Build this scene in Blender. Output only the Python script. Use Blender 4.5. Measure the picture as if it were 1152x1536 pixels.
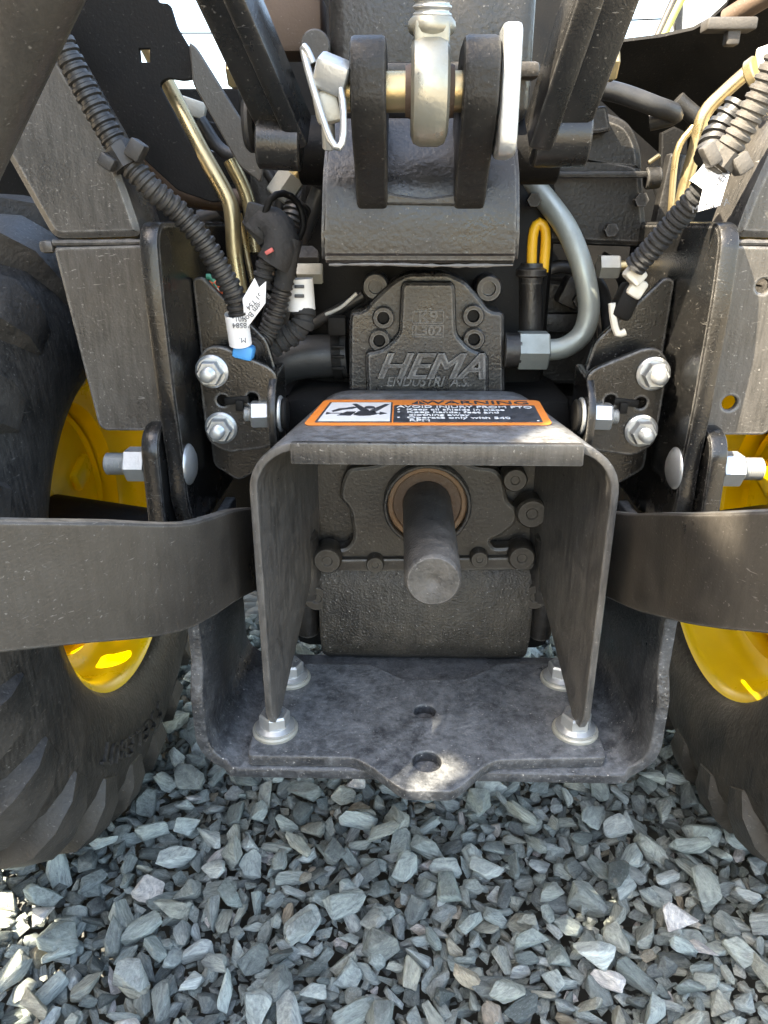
import bpy, bmesh, math, random
import numpy as np
from math import radians, sin, cos, pi
from mathutils import Matrix, Vector, noise

random.seed(7); RNG = np.random.default_rng(11)
for o in list(bpy.data.objects): bpy.data.objects.remove(o)
S = bpy.context.scene
COL = S.collection

# ------------------------------------------------------------------ camera, sky, sun, exposure
CAM = Vector((-.025, 0, .76)); PITCH, YAW, FPX = radians(22), radians(1.45), 1109.0
cd = bpy.data.cameras.new('camera'); cam = bpy.data.objects.new('camera', cd); COL.objects.link(cam)
cam.location = CAM; cam.rotation_euler = (pi/2-PITCH, 0, YAW)
cd.sensor_fit = 'VERTICAL'; cd.sensor_height = 36; cd.lens = 36*FPX/1536
cd.clip_start = .02; cd.clip_end = 2000
S.camera = cam
S.render.resolution_x, S.render.resolution_y = 768, 1024

SUN = Vector((-.55, -.35, .76)).normalized()          # direction towards the sun
W = bpy.data.worlds.new('World'); S.world = W; W.use_nodes = True
nt = W.node_tree; nt.nodes.clear()
sky = nt.nodes.new('ShaderNodeTexSky'); sky.sky_type = 'NISHITA'; sky.sun_disc = False
sky.sun_elevation = math.asin(SUN.z); sky.sun_rotation = math.atan2(SUN.x, SUN.y)
sky.dust_density = 2.0; sky.air_density = 1.0
bg = nt.nodes.new('ShaderNodeBackground'); bg.inputs[1].default_value = .15
wo = nt.nodes.new('ShaderNodeOutputWorld')
nt.links.new(sky.outputs[0], bg.inputs[0]); nt.links.new(bg.outputs[0], wo.inputs[0])
sl = bpy.data.lights.new('sun', 'SUN'); sl.energy = 4.0; sl.angle = radians(.53); sl.color = (1, .95, .87)
so = bpy.data.objects.new('sun', sl); COL.objects.link(so); so.location = (-4, -3, 6)
so.rotation_euler = SUN.to_track_quat('Z', 'Y').to_euler()
S.view_settings.view_transform = 'Standard'; S.view_settings.look = 'None'
S.view_settings.exposure = 3.05; S.view_settings.gamma = 1
S.view_settings.use_white_balance = True; S.view_settings.white_balance_temperature = 7700; S.view_settings.white_balance_tint = 8

# ------------------------------------------------------------------ measuring helper: the point at distance Y seen at a spot of the survey photo
_fw = Vector((-sin(YAW)*cos(PITCH), cos(YAW)*cos(PITCH), -sin(PITCH)))
_rt = Vector((cos(YAW), sin(YAW), 0)); _up = _rt.cross(_fw)
def at(u, v, Y):
    d = _fw+_rt*((u-576)/FPX)-_up*((v-768)/FPX)
    return CAM+d*(Y/d.y)
def seen(p):
    d = Vector(p)-CAM; z = d.dot(_fw)
    return 576+FPX*d.dot(_rt)/z, 768-FPX*d.dot(_up)/z, z

# ------------------------------------------------------------------ materials
MATS = {}
def nodes(name):
    m = bpy.data.materials.new(name); m.use_nodes = True
    t = m.node_tree; return m, t, t.nodes['Principled BSDF']
def N(t, k, **kw):
    n = t.nodes.new(k)
    for a, b in kw.items():
        if hasattr(n, a): setattr(n, a, b)
        else: n.inputs[a].default_value = b
    return n
def ramp(t, src, stops):
    r = t.nodes.new('ShaderNodeValToRGB'); e = r.color_ramp.elements
    while len(e) < len(stops): e.new(.5)
    for i, (p, c) in enumerate(stops):
        e[i].position = p; e[i].color = (*c, 1) if isinstance(c, tuple) else (c, c, c, 1)
    t.links.new(src, r.inputs[0]); return r
def mix(t, f, a, b):
    n = t.nodes.new('ShaderNodeMix'); n.data_type = 'RGBA'
    for s, i in ((f, 0), (a, 6), (b, 7)):
        if hasattr(s, 'links'): t.links.new(s, n.inputs[i])
        elif i == 0: n.inputs[0].default_value = s
        else: n.inputs[i].default_value = (*s, 1)
    return n.outputs[2]
def surf(name, col, rough=.5, metal=0, dust=.3, dustcol=(.17, .15, .125), specks=.3, bump=.15, bscale=500, wear=None, spec=.5, scratch=0, dscale=14, edge=0, wscale=60, streak=0, top_dust_light=None):
    """painted, cast or plated surface with blotchy dust, pale specks, fine relief and hairline scratches"""
    m, t, b = nodes(name); L = t.links.new
    tc = N(t, 'ShaderNodeTexCoord'); co = tc.outputs['Object']
    n1 = N(t, 'ShaderNodeTexNoise', Scale=dscale, Detail=7.0, Roughness=.65); L(co, n1.inputs['Vector'])
    d = ramp(t, n1.outputs[0], [(.36, 0.0), (.72, dust)])
    c = mix(t, d.outputs[0], col, dustcol)
    if specks:
        n2 = N(t, 'ShaderNodeTexNoise', Scale=420.0, Detail=3.0); L(co, n2.inputs['Vector'])
        s = ramp(t, n2.outputs[0], [(.66, 0.0), (.76, specks)])
        c = mix(t, s.outputs[0], c, (.42, .40, .37))
    if streak:                                          # rain-washed vertical streaks
        ms = N(t, 'ShaderNodeMapping'); ms.inputs['Scale'].default_value = (150, 150, 17); L(co, ms.inputs[0])
        n7 = N(t, 'ShaderNodeTexNoise', Scale=1.6, Detail=6.0, Roughness=.7); L(ms.outputs[0], n7.inputs['Vector'])
        s7 = ramp(t, n7.outputs[0], [(.42, 0.0), (.72, streak)])
        c = mix(t, s7.outputs[0], c, (.135, .125, .113))
        s8 = ramp(t, n7.outputs[0], [(.28, streak), (.44, 0.0)])
        c = mix(t, s8.outputs[0], c, (.008, .008, .008))
    if top_dust_light:                                          # dust on level faces, its pale tone also standing in for skylight
        gz = N(t, 'ShaderNodeNewGeometry'); sz = N(t, 'ShaderNodeSeparateXYZ'); L(gz.outputs['Normal'], sz.inputs[0])
        f1 = ramp(t, sz.outputs[2], [(.75, 0.0), (.97, 1.0)])
        n9 = N(t, 'ShaderNodeTexNoise', Scale=top_dust_light[2] if len(top_dust_light) > 2 else 85.0, Detail=10.0, Roughness=.78); L(co, n9.inputs['Vector'])
        f2 = ramp(t, n9.outputs[0], [(.40, .08), (.66, top_dust_light[0])])
        fm = N(t, 'ShaderNodeMath', operation='MULTIPLY'); L(f1.outputs[0], fm.inputs[0]); L(f2.outputs[0], fm.inputs[1])
        c = mix(t, fm.outputs[0], c, top_dust_light[1])
    if scratch:
        mp = N(t, 'ShaderNodeMapping'); mp.inputs['Scale'].default_value = (9, 9, 46); mp.inputs['Rotation'].default_value = (.5, .6, .3); L(co, mp.inputs[0])
        n4 = N(t, 'ShaderNodeTexNoise', Scale=9.0, Detail=4.0, Distortion=1.5); L(mp.outputs[0], n4.inputs['Vector'])
        s = ramp(t, n4.outputs[0], [(.68, 0.0), (.73, scratch)])
        c = mix(t, s.outputs[0], c, (.36, .34, .31))
    if wear:
        n5 = N(t, 'ShaderNodeTexNoise', Scale=float(wscale), Detail=6.0, Roughness=.7); L(co, n5.inputs['Vector'])
        s = ramp(t, n5.outputs[0], [(.5, 0.0), (.68, wear[0])])
        c = mix(t, s.outputs[0], c, wear[1])
    if edge:
        bv = N(t, 'ShaderNodeBevel', samples=4); bv.inputs['Radius'].default_value = .0028
        ge = N(t, 'ShaderNodeNewGeometry'); dp = N(t, 'ShaderNodeVectorMath', operation='DOT_PRODUCT'); L(bv.outputs[0], dp.inputs[0]); L(ge.outputs['Normal'], dp.inputs[1])
        e1 = ramp(t, dp.outputs['Value'], [(.80, 1.0), (.985, 0.0)])
        n6 = N(t, 'ShaderNodeTexNoise', Scale=130.0, Detail=5.0, Roughness=.7); L(co, n6.inputs['Vector'])
        e2 = ramp(t, n6.outputs[0], [(.38, .15), (.62, edge)])
        mm = N(t, 'ShaderNodeMath', operation='MULTIPLY'); L(e1.outputs[0], mm.inputs[0]); L(e2.outputs[0], mm.inputs[1])
        c = mix(t, mm.outputs[0], c, (.24, .23, .215))
    L(c, b.inputs['Base Color'])
    b.inputs['Metallic'].default_value = metal
    b.inputs['Specular IOR Level'].default_value = spec
    r = ramp(t, n1.outputs[0], [(.3, max(.05, rough-.12)), (.7, min(1, rough+.2))]); L(r.outputs[0], b.inputs['Roughness'])
    if bump:
        n3 = N(t, 'ShaderNodeTexNoise', Scale=float(bscale), Detail=4.0); L(co, n3.inputs['Vector'])
        bp = N(t, 'ShaderNodeBump', Strength=bump, Distance=.002); L(n3.outputs[0], bp.inputs['Height']); L(bp.outputs[0], b.inputs['Normal'])
    MATS[name] = m; return m
surf('black_paint', (.006, .006, .006), .20, dust=.22, dustcol=(.052, .047, .042), scratch=.3, dscale=13, edge=.6)
surf('dusty_paint', (.015, .015, .0155), .36, dust=.85, dustcol=(.085, .082, .08), scratch=.4, dscale=22, specks=.6, edge=.8)
surf('hood_paint', (.042, .040, .038), .38, dust=.7, dustcol=(.10, .095, .09), scratch=.3, dscale=60, specks=.7, edge=.9, streak=.6, top_dust_light=(.85, (.25, .265, .285)))
surf('grey_mount', (.030, .029, .028), .30, dust=.6, dustcol=(.092, .081, .068), scratch=.5, dscale=16, specks=.45, edge=.8, streak=.35)
surf('link_paint', (.021, .019, .017), .34, dust=.65, dustcol=(.070, .061, .050), scratch=.3, dscale=9, edge=.7, streak=.10, top_dust_light=(.8, (.22, .21, .19)))
surf('bare_edge', (.13, .125, .12), .45, metal=.2, dust=.6, scratch=.5)
surf('cast_black', (.0075, .0072, .007), .34, dust=.55, dustcol=(.050, .045, .040), specks=.25, bump=.32, bscale=260, dscale=18, edge=.5)
surf('cast_brown', (.013, .011, .009), .40, dust=.75, dustcol=(.056, .047, .036), specks=.35, bump=.22, bscale=300, dscale=18, edge=.35)
surf('cast_rough', (.017, .0155, .0135), .42, dust=.8, dustcol=(.075, .065, .05), specks=1.0, bump=1.0, bscale=420, dscale=16, streak=.3)
surf('cap_grey', (.034, .033, .032), .5, dust=.85, dustcol=(.12, .11, .098), specks=.5, bump=.5, bscale=300, dscale=40, edge=.9)
surf('pump_black', (.008, .008, .0085), .28, dust=.65, dustcol=(.046, .044, .042), specks=.3, bump=.3, bscale=330, dscale=20, edge=.75)
surf('pump_letters', (.030, .030, .030), .35, dust=.8, dustcol=(.085, .082, .08), specks=.3, bump=.3, edge=.8)
surf('plate_dirty', (.016, .0172, .020), .36, dust=.75, dustcol=(.085, .09, .098), specks=.9, bump=.5, bscale=300, dscale=30, wear=(.3, (.22, .23, .245)), wscale=200, edge=1.0, top_dust_light=(.62, (.26, .27, .275), 70.0))
surf('cast_dark', (.0075, .0072, .007), .42, dust=.55, dustcol=(.035, .032, .028), specks=.2, bump=.4, bscale=260, dscale=18, edge=.5, spec=.3)
surf('deep_black', (.005, .005, .005), .55, dust=.4, dustcol=(.018, .016, .014), specks=.1, spec=.15)
surf('zinc', (.50, .515, .52), .34, metal=.75, dust=.5, dustcol=(.36, .36, .34), specks=.2, bump=.12, dscale=40)
surf('zinc_pipe', (.30, .325, .30), .46, metal=.55, dust=.5, dustcol=(.22, .235, .22), specks=.2, bump=.1, dscale=30)
surf('pale_zinc', (.38, .375, .33), .45, metal=.45, dust=.6, dustcol=(.34, .32, .27), specks=.2, bump=.15, dscale=40)
surf('gold_zinc', (.42, .32, .16), .28, metal=.85, dust=.4, dustcol=(.42, .36, .25), specks=.1, bump=.08, dscale=30)
surf('rod_zinc', (.34, .33, .28), .34, metal=.6, dust=.6, dustcol=(.26, .235, .17), specks=.2, bump=.15, bscale=240, dscale=35)
surf('rubber', (.010, .0097, .0094), .5, dust=.8, dustcol=(.042, .038, .034), specks=.35, bump=.5, bscale=220, dscale=16, scratch=.25, spec=.3, streak=.3)
surf('lug_rubber', (.015, .0142, .0135), .5, dust=.85, dustcol=(.066, .058, .050), specks=.3, bump=.5, bscale=220, dscale=16, scratch=.3)
surf('hose', (.010, .010, .0105), .42, dust=.4, dustcol=(.07, .07, .068), specks=.12, bump=.1)
surf('conduit', (.014, .014, .0145), .42, dust=.6, dustcol=(.06, .057, .053), specks=.15, bump=.1)
surf('dusty_conduit', (.045, .042, .038), .55, dust=.8, dustcol=(.12, .108, .095), specks=.2, bump=.2)
surf('tape', (.009, .009, .0095), .7, dust=.4, dustcol=(.06, .06, .06), specks=.1, bump=.8, bscale=160)
surf('yellow_paint', (.92, .63, .010), .28, dust=.35, dustcol=(.70, .47, .04), specks=0, bump=.05, spec=.5, dscale=8)
surf('yellow_plastic', (.85, .46, .02), .35, dust=.3, dustcol=(.6, .36, .06), specks=0, bump=0)
surf('rust_dark', (.07, .038, .02), .6, dust=.8, dustcol=(.12, .075, .045), specks=.2, bump=.6, bscale=160, dscale=60)
surf('rust_seal', (.17, .105, .058), .7, dust=.8, dustcol=(.17, .09, .045), specks=.2, bump=.8, bscale=160, dscale=60)
surf('brown_steel', (.075, .045, .027), .6, dust=.6, dustcol=(.10, .07, .05), specks=.2)
surf('orange_ink', (.86, .24, .035), .45, dust=.25, dustcol=(.62, .30, .13), specks=.2, bump=0, dscale=60)
surf('white_ink', (.74, .75, .76), .45, dust=.45, dustcol=(.55, .56, .57), specks=0, bump=0, dscale=60)
surf('black_ink', (.018, .020, .026), .45, dust=.6, dustcol=(.12, .13, .15), specks=.3, bump=0, dscale=90)
surf('paper', (.78, .78, .79), .6, dust=.3, dustcol=(.6, .6, .62), specks=0, bump=0)
surf('blue_plastic', (.03, .26, .62), .45, dust=.3, dustcol=(.12, .32, .55), specks=0, bump=0)
surf('cream_plastic', (.66, .63, .55), .5, dust=.4, dustcol=(.5, .46, .38), specks=.1, bump=0)
surf('red_plastic', (.50, .10, .09), .5, dust=.2, specks=0, bump=0)
surf('orange_wire', (.62, .10, .03), .45, dust=.2, specks=0, bump=0)
surf('green_wire', (.03, .22, .14), .45, dust=.2, specks=0, bump=0)
surf('pale_wire', (.5, .49, .46), .5, dust=.2, specks=0, bump=0)
surf('pale_panel', (.42, .48, .53), .5, dust=.3, dustcol=(.35, .37, .38), specks=0, bump=0)
surf('lime_paint', (.38, .40, .10), .5, dust=.3, specks=0, bump=0)
surf('blocker_grey', (.16, .16, .155), .6, dust=.4, specks=0, bump=0, dscale=2)
surf('white_wall', (.75, .74, .71), .8, dust=.3, dustcol=(.6, .57, .5), specks=0, bump=0, dscale=1)
surf('tan_wall', (.45, .35, .24), .8, dust=.3, specks=0, bump=0, dscale=1)

# ------------------------------------------------------------------ shape builder
class B:
    def __init__(s): s.bm = bmesh.new()
    def add(s, verts, faces):
        v = [s.bm.verts.new(p) for p in verts]
        for f in faces:
            try: s.bm.faces.new([v[i] for i in f])
            except ValueError: pass
        return s
    def mesh(s, me, M=None):
        if M is not None: me.transform(M)
        s.bm.from_mesh(me); bpy.data.meshes.remove(me); return s
    def box(s, c, size, b=.0015, R=None, seg=2):
        t = bmesh.new(); bmesh.ops.create_cube(t, size=1)
        for v in t.verts: v.co = Vector(v.co)*Vector(size)
        if b: bmesh.ops.bevel(t, geom=t.edges[:], offset=b, segments=seg, affect='EDGES', profile=.5)
        M = Matrix.Translation(c)@(R.to_4x4() if R else Matrix())
        me = bpy.data.meshes.new('t'); t.to_mesh(me); t.free()
        return s.mesh(me, M)
    def lathe(s, prof, o, axis, n=28, a0=0, a1=2*pi, cap=True):
        """prof: (radius, height along axis)"""
        q = Vector(axis).normalized().to_track_quat('Z', 'Y'); full = abs(a1-a0-2*pi) < 1e-6
        vs, fs = [], []; k = n if full else n+1
        for r, h in prof:
            for i in range(k):
                a = a0+(a1-a0)*i/n
                vs.append(Vector(o)+q@Vector((r*cos(a), r*sin(a), h)))
        for j in range(len(prof)-1):
            for i in range(n):
                i2 = (i+1) % k
                fs.append((j*k+i, j*k+i2, (j+1)*k+i2, (j+1)*k+i))
        if full and cap:
            if prof[0][0] > 1e-6: fs.append(tuple(range(k-1, -1, -1)))
            if prof[-1][0] > 1e-6: fs.append(tuple((len(prof)-1)*k+i for i in range(k)))
        return s.add(vs, fs)
    def cyl(s, p0, p1, r, r1=None, n=24, ch=.0012):
        p0, p1 = Vector(p0), Vector(p1); h = (p1-p0).length; r1 = r if r1 is None else r1; ch = min(ch, r*.4, h*.4)
        return s.lathe([(r-ch, 0), (r, ch), (r1, h-ch), (r1-ch, h)], p0, p1-p0, n)
    def hexa(s, o, axis, r, h, ch=.0012):
        q = Vector(axis).normalized()
        s.lathe([(r, 0), (r, h-ch*1.2), (r*.9, h)], o, q, 6)
        return s
    def tube(s, pts, r, n=14, step=.006, rf=None, caps=True):
        P = spline([Vector(p) for p in pts], step); vs, fs = [], []
        T = [(P[min(i+1, len(P)-1)]-P[max(i-1, 0)]).normalized() for i in range(len(P))]
        nrm = T[0].orthogonal().normalized(); d = 0
        for i, p in enumerate(P):
            if i: d += (P[i]-P[i-1]).length
            nrm = (nrm-T[i]*nrm.dot(T[i])).normalized(); bn = T[i].cross(nrm)
            rr = rf(d) if rf else r
            for k in range(n):
                a = 2*pi*k/n; vs.append(p+(nrm*cos(a)+bn*sin(a))*rr)
        for i in range(len(P)-1):
            for k in range(n):
                k2 = (k+1) % n; fs.append((i*n+k, i*n+k2, (i+1)*n+k2, (i+1)*n+k))
        if caps:
            fs.append(tuple(range(n-1, -1, -1))); fs.append(tuple((len(P)-1)*n+k for k in range(n)))
        return s.add(vs, fs)
    def plate(s, loops, t, M, b=.0012, rb=0):
        """flat plate with holes; loops in the plate's own plane, thickness centred on it; rb rounds the outer corners"""
        cu = bpy.data.curves.new('t', 'CURVE'); cu.dimensions = '2D'; cu.fill_mode = 'BOTH'
        b = min(b, t*.45); cu.extrude = t/2-b; cu.bevel_depth = b; cu.bevel_resolution = 1; cu.offset = -b
        for i, lp in enumerate(loops):
            if i == 0 and rb: lp = rounded(lp, rb)
            sp = cu.splines.new('POLY'); sp.points.add(len(lp)-1); sp.use_cyclic_u = True
            for p, q in zip(sp.points, lp): p.co = (q[0], q[1], 0, 1)
        return s.mesh(from_curve(cu), M)
    def done(s, name, mat, parent=None, label=None, cat=None, group=None, kind=None, angle=35, origin=None):
        bmesh.ops.recalc_face_normals(s.bm, faces=s.bm.faces[:])
        me = bpy.data.meshes.new(name)
        vs = [v.co for v in s.bm.verts]
        lo = Vector([min(v[i] for v in vs) for i in range(3)]); hi = Vector([max(v[i] for v in vs) for i in range(3)])
        c = Vector(origin) if origin is not None else (lo+hi)/2
        if parent is None and origin is None: c.z = lo.z
        for v in s.bm.verts: v.co = v.co-c
        s.bm.to_mesh(me); s.bm.free()
        return link(name, me, mat, c, parent, label, cat, group, kind, angle)
WORLD = {}
def link(name, me, mat, c, parent=None, label=None, cat=None, group=None, kind=None, angle=35):
    me.polygons.foreach_set('use_smooth', [True]*len(me.polygons)); me.set_sharp_from_angle(angle=radians(angle))
    if mat: me.materials.append(MATS[mat])
    o = bpy.data.objects.new(name, me); COL.objects.link(o)
    return place(o, c, parent, label, cat, group, kind)
def place(o, c, parent=None, label=None, cat=None, group=None, kind=None):
    WORLD[o.name] = Vector(c)
    if parent: o.parent = parent; o.location = Vector(c)-WORLD[parent.name]
    else: o.location = c
    for k, v in (('label', label), ('category', cat), ('group', group), ('kind', kind)):
        if v: o[k] = v
    return o
def empty(name, c, parent=None, label=None, cat=None, group=None):
    o = bpy.data.objects.new(name, None); COL.objects.link(o); o.empty_display_size = .05
    return place(o, c, parent, label, cat, group)
def from_curve(cu):
    ob = bpy.data.objects.new('t', cu); COL.objects.link(ob)
    me = bpy.data.meshes.new_from_object(ob); bpy.data.objects.remove(ob)
    try: bpy.data.curves.remove(cu)
    except Exception: pass
    return me
def spline(P, step):
    if len(P) == 2:
        n = max(1, int((P[1]-P[0]).length/step)); return [P[0].lerp(P[1], i/n) for i in range(n+1)]
    Q = [P[0]*2-P[1]]+P+[P[-1]*2-P[-2]]; out = []
    for i in range(1, len(Q)-2):
        a, b, c, d = Q[i-1:i+3]; n = max(2, int((c-b).length/step))
        for k in range(n):
            t = k/n
            out.append(.5*((2*b)+(c-a)*t+(2*a-5*b+4*c-d)*t*t+(-a+3*b-3*c+d)*t**3))
    return out+[P[-1]]
def rounded(lp, r, n=5):
    out = []; L = len(lp)
    for i in range(L):
        p = Vector(lp[i][:2]); a = Vector(lp[i-1][:2])-p; c = Vector(lp[(i+1) % L][:2])-p
        k = min(r, a.length*.45, c.length*.45); A, Cc = p+a.normalized()*k, p+c.normalized()*k
        for j in range(n+1):
            t = j/n; q = A*(1-t)**2+p*2*t*(1-t)+Cc*t*t; out.append((q.x, q.y))
    return out
def circ(x, y, r, n=24): return [(x+r*cos(2*pi*i/n), y+r*sin(2*pi*i/n)) for i in range(n)]
def XZ(Y): return Matrix(((1, 0, 0, 0), (0, 0, -1, Y), (0, 1, 0, 0), (0, 0, 0, 1)))
def YZ(X): return Matrix(((0, 0, 1, X), (1, 0, 0, 0), (0, 1, 0, 0), (0, 0, 0, 1)))
def XY(Z): return Matrix.Translation((0, 0, Z))
def slope(u, v, a, b):
    d = _fw+_rt*((u-576)/FPX)-_up*((v-768)/FPX); return CAM+d*(a/(d.y-b*d.z))
def sheet(b, pts, a, k, t=.004):
    P = [slope(u, v, a, k) for u, v in pts]; n = Vector((0, 1, -k)).normalized()*t; m = len(P)
    return b.add(P+[p+n for p in P], [tuple(range(m)), tuple(range(2*m-1, m-1, -1))]+[(i, (i+1) % m, m+(i+1) % m, m+i) for i in range(m)])
def xz(pts, Y): return [(q.x, q.z) for q in (at(u, v, Y) for u, v in pts)]
def text(b, s, size, M, depth=.0006, shear=0, bevel=0, spacing=1, align='CENTER', offset=0, sx=1):
    cu = bpy.data.curves.new('t', 'FONT'); cu.body = s; cu.size = size; cu.extrude = depth; cu.bevel_depth = bevel
    cu.shear = shear; cu.space_character = spacing; cu.align_x = align; cu.align_y = 'CENTER'; cu.offset = offset; cu.resolution_u = 3
    return b.mesh(from_curve(cu), M@Matrix.Diagonal((sx, 1, 1, 1)))

# ================================================================== THE GROUND: loose crushed stone
def stone_mat():
    m, t, b = nodes('stone'); L = t.links.new
    oi = N(t, 'ShaderNodeObjectInfo'); ar = N(t, 'ShaderNodeAttribute', attribute_name='rnd'); lc = N(t, 'ShaderNodeAttribute', attribute_name='lco')
    ad = N(t, 'ShaderNodeMath', operation='ADD'); L(ar.outputs['Fac'], ad.inputs[0]); L(oi.outputs['Random'], ad.inputs[1])
    fr = N(t, 'ShaderNodeMath', operation='FRACT'); L(ad.outputs[0], fr.inputs[0])
    base = ramp(t, fr.outputs[0], [(0, (.235, .275, .262)), (.14, (.38, .43, .41)), (.26, (.08, .094, .09)), (.40, (.285, .33, .312)), (.54, (.50, .54, .52)), (.66, (.13, .146, .142)),
                                   (.82, (.31, .34, .312)), (.955, (.33, .33, .275)), (.972, (.40, .345, .255)), (.984, (.58, .56, .54)), ])
    m7 = N(t, 'ShaderNodeMath', operation='MULTIPLY'); L(fr.outputs[0], m7.inputs[0]); m7.inputs[1].default_value = 37.3
    off = N(t, 'ShaderNodeCombineXYZ'); L(m7.outputs[0], off.inputs[0]); L(m7.outputs[0], off.inputs[1])
    va = N(t, 'ShaderNodeVectorMath', operation='ADD'); L(lc.outputs['Vector'], va.inputs[0]); L(off.outputs[0], va.inputs[1])
    mp = N(t, 'ShaderNodeMapping'); mp.inputs['Scale'].default_value = (1.0, 2.2, 7.0); L(va.outputs[0], mp.inputs[0])
    n1 = N(t, 'ShaderNodeTexNoise', Scale=1.7, Detail=8.0, Roughness=.72, Distortion=.4); L(mp.outputs[0], n1.inputs['Vector'])
    v = ramp(t, n1.outputs[0], [(.28, (.42, .43, .45)), (.5, (1, 1, 1)), (.72, (1.6, 1.57, 1.5))])
    mu = N(t, 'ShaderNodeMix', data_type='RGBA', blend_type='MULTIPLY'); mu.inputs[0].default_value = 1
    L(base.outputs[0], mu.inputs[6]); L(v.outputs[0], mu.inputs[7])
    n2 = N(t, 'ShaderNodeTexNoise', Scale=1.1, Detail=3.0); L(va.outputs[0], n2.inputs['Vector'])
    s = ramp(t, n2.outputs[0], [(.66, 0.0), (.76, .5)])
    c = mix(t, s.outputs[0], mu.outputs[2], (.36, .32, .25))
    n3 = N(t, 'ShaderNodeTexNoise', Scale=9.0, Detail=5.0, Roughness=.7); L(va.outputs[0], n3.inputs['Vector'])
    s3 = ramp(t, n3.outputs[0], [(.56, 0.0), (.70, .35)])
    c = mix(t, s3.outputs[0], c, (.46, .49, .49))
    L(c, b.inputs['Base Color']); b.inputs['Roughness'].default_value = .72; b.inputs['Specular IOR Level'].default_value = .35
    hb = N(t, 'ShaderNodeMath', operation='ADD'); L(n1.outputs[0], hb.inputs[0]); L(n3.outputs[0], hb.inputs[1])
    bp = N(t, 'ShaderNodeBump', Strength=.8, Distance=.003); L(hb.outputs[0], bp.inputs['Height']); L(bp.outputs[0], b.inputs['Normal'])
    MATS['stone'] = m
stone_mat()
def ground_mat():
    m, t, b = nodes('gravel_ground'); L = t.links.new
    tc = N(t, 'ShaderNodeTexCoord')
    v = N(t, 'ShaderNodeTexVoronoi', Scale=28.0); L(tc.outputs['Object'], v.inputs['Vector'])
    c = ramp(t, v.outputs['Color'], [(0, (.20, .165, .115)), (.5, (.31, .26, .185)), (1, (.42, .36, .27))])
    ln = N(t, 'ShaderNodeVectorMath', operation='LENGTH'); L(tc.outputs['Object'], ln.inputs[0])
    bed = ramp(t, ln.outputs['Value'], [(0, 0.0), (1, 1.0)]); mr = N(t, 'ShaderNodeMapRange'); L(ln.outputs['Value'], mr.inputs[0]); mr.inputs[1].default_value = 1.4; mr.inputs[2].default_value = 2.0
    L(mix(t, mr.outputs[0], (.075, .078, .075), c.outputs[0]), b.inputs['Base Color'])       # dark fines under the stone bed, sandy yard beyond
    bp = N(t, 'ShaderNodeBump', Strength=.8, Distance=.02, invert=True); L(v.outputs['Distance'], bp.inputs['Height']); L(bp.outputs[0], b.inputs['Normal'])
    b.inputs['Roughness'].default_value = .8; MATS['gravel_ground'] = m
ground_mat()
g = B(); g.add([(-300, -300, -.07), (300, -300, -.07), (300, 600, -.07), (-300, 600, -.07)], [(0, 1, 2, 3)])
ground = g.done('ground', 'gravel_ground', kind='structure', origin=(0, 0, -.07))

def stone_shape(seed, hi):
    """an angular crushed stone inside the unit ellipsoid"""
    r = random.Random(seed); bm = bmesh.new()
    for i in range(r.randint(9, 14)):
        v = Vector((r.gauss(0, 1), r.gauss(0, 1), r.gauss(0, 1))).normalized()*r.uniform(.82, 1.06)
        v = Vector([math.copysign(abs(q)**.75, q) for q in v]); bm.verts.new(v)
    res = bmesh.ops.convex_hull(bm, input=bm.verts[:])
    bmesh.ops.delete(bm, geom=[e for e in res['geom_interior'] if isinstance(e, bmesh.types.BMVert)], context='VERTS')
    bmesh.ops.dissolve_limit(bm, angle_limit=radians(14), verts=bm.verts[:], edges=bm.edges[:])
    bmesh.ops.bevel(bm, geom=bm.edges[:], offset=.055 if hi else .06, segments=1, affect='EDGES', profile=.6, clamp_overlap=True)
    bmesh.ops.triangulate(bm, faces=bm.faces[:])
    if hi:
        long = [e for e in bm.edges if e.calc_length() > .3]
        bmesh.ops.subdivide_edges(bm, edges=long, cuts=2); bmesh.ops.triangulate(bm, faces=bm.faces[:])
        off = Vector((seed*3.1, seed*1.7, 0))
        for v in bm.verts:
            p = v.co.copy(); k = noise.noise(p*2.3+off)*.06+noise.noise(Vector((p.x*2, p.y*2, p.z*9))+off)*.05+noise.noise(p*7+off)*.025
            v.co = p*(1+k)
    bm.verts.ensure_lookup_table(); bm.verts.index_update()
    V = np.array([v.co[:] for v in bm.verts]); Fc = np.array([[v.index for v in f.verts] for f in bm.faces]); bm.free()
    return V, Fc
LOW = [stone_shape(i, False) for i in range(24)]; HIGH = [stone_shape(100+i, True) for i in range(30)]

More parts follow.
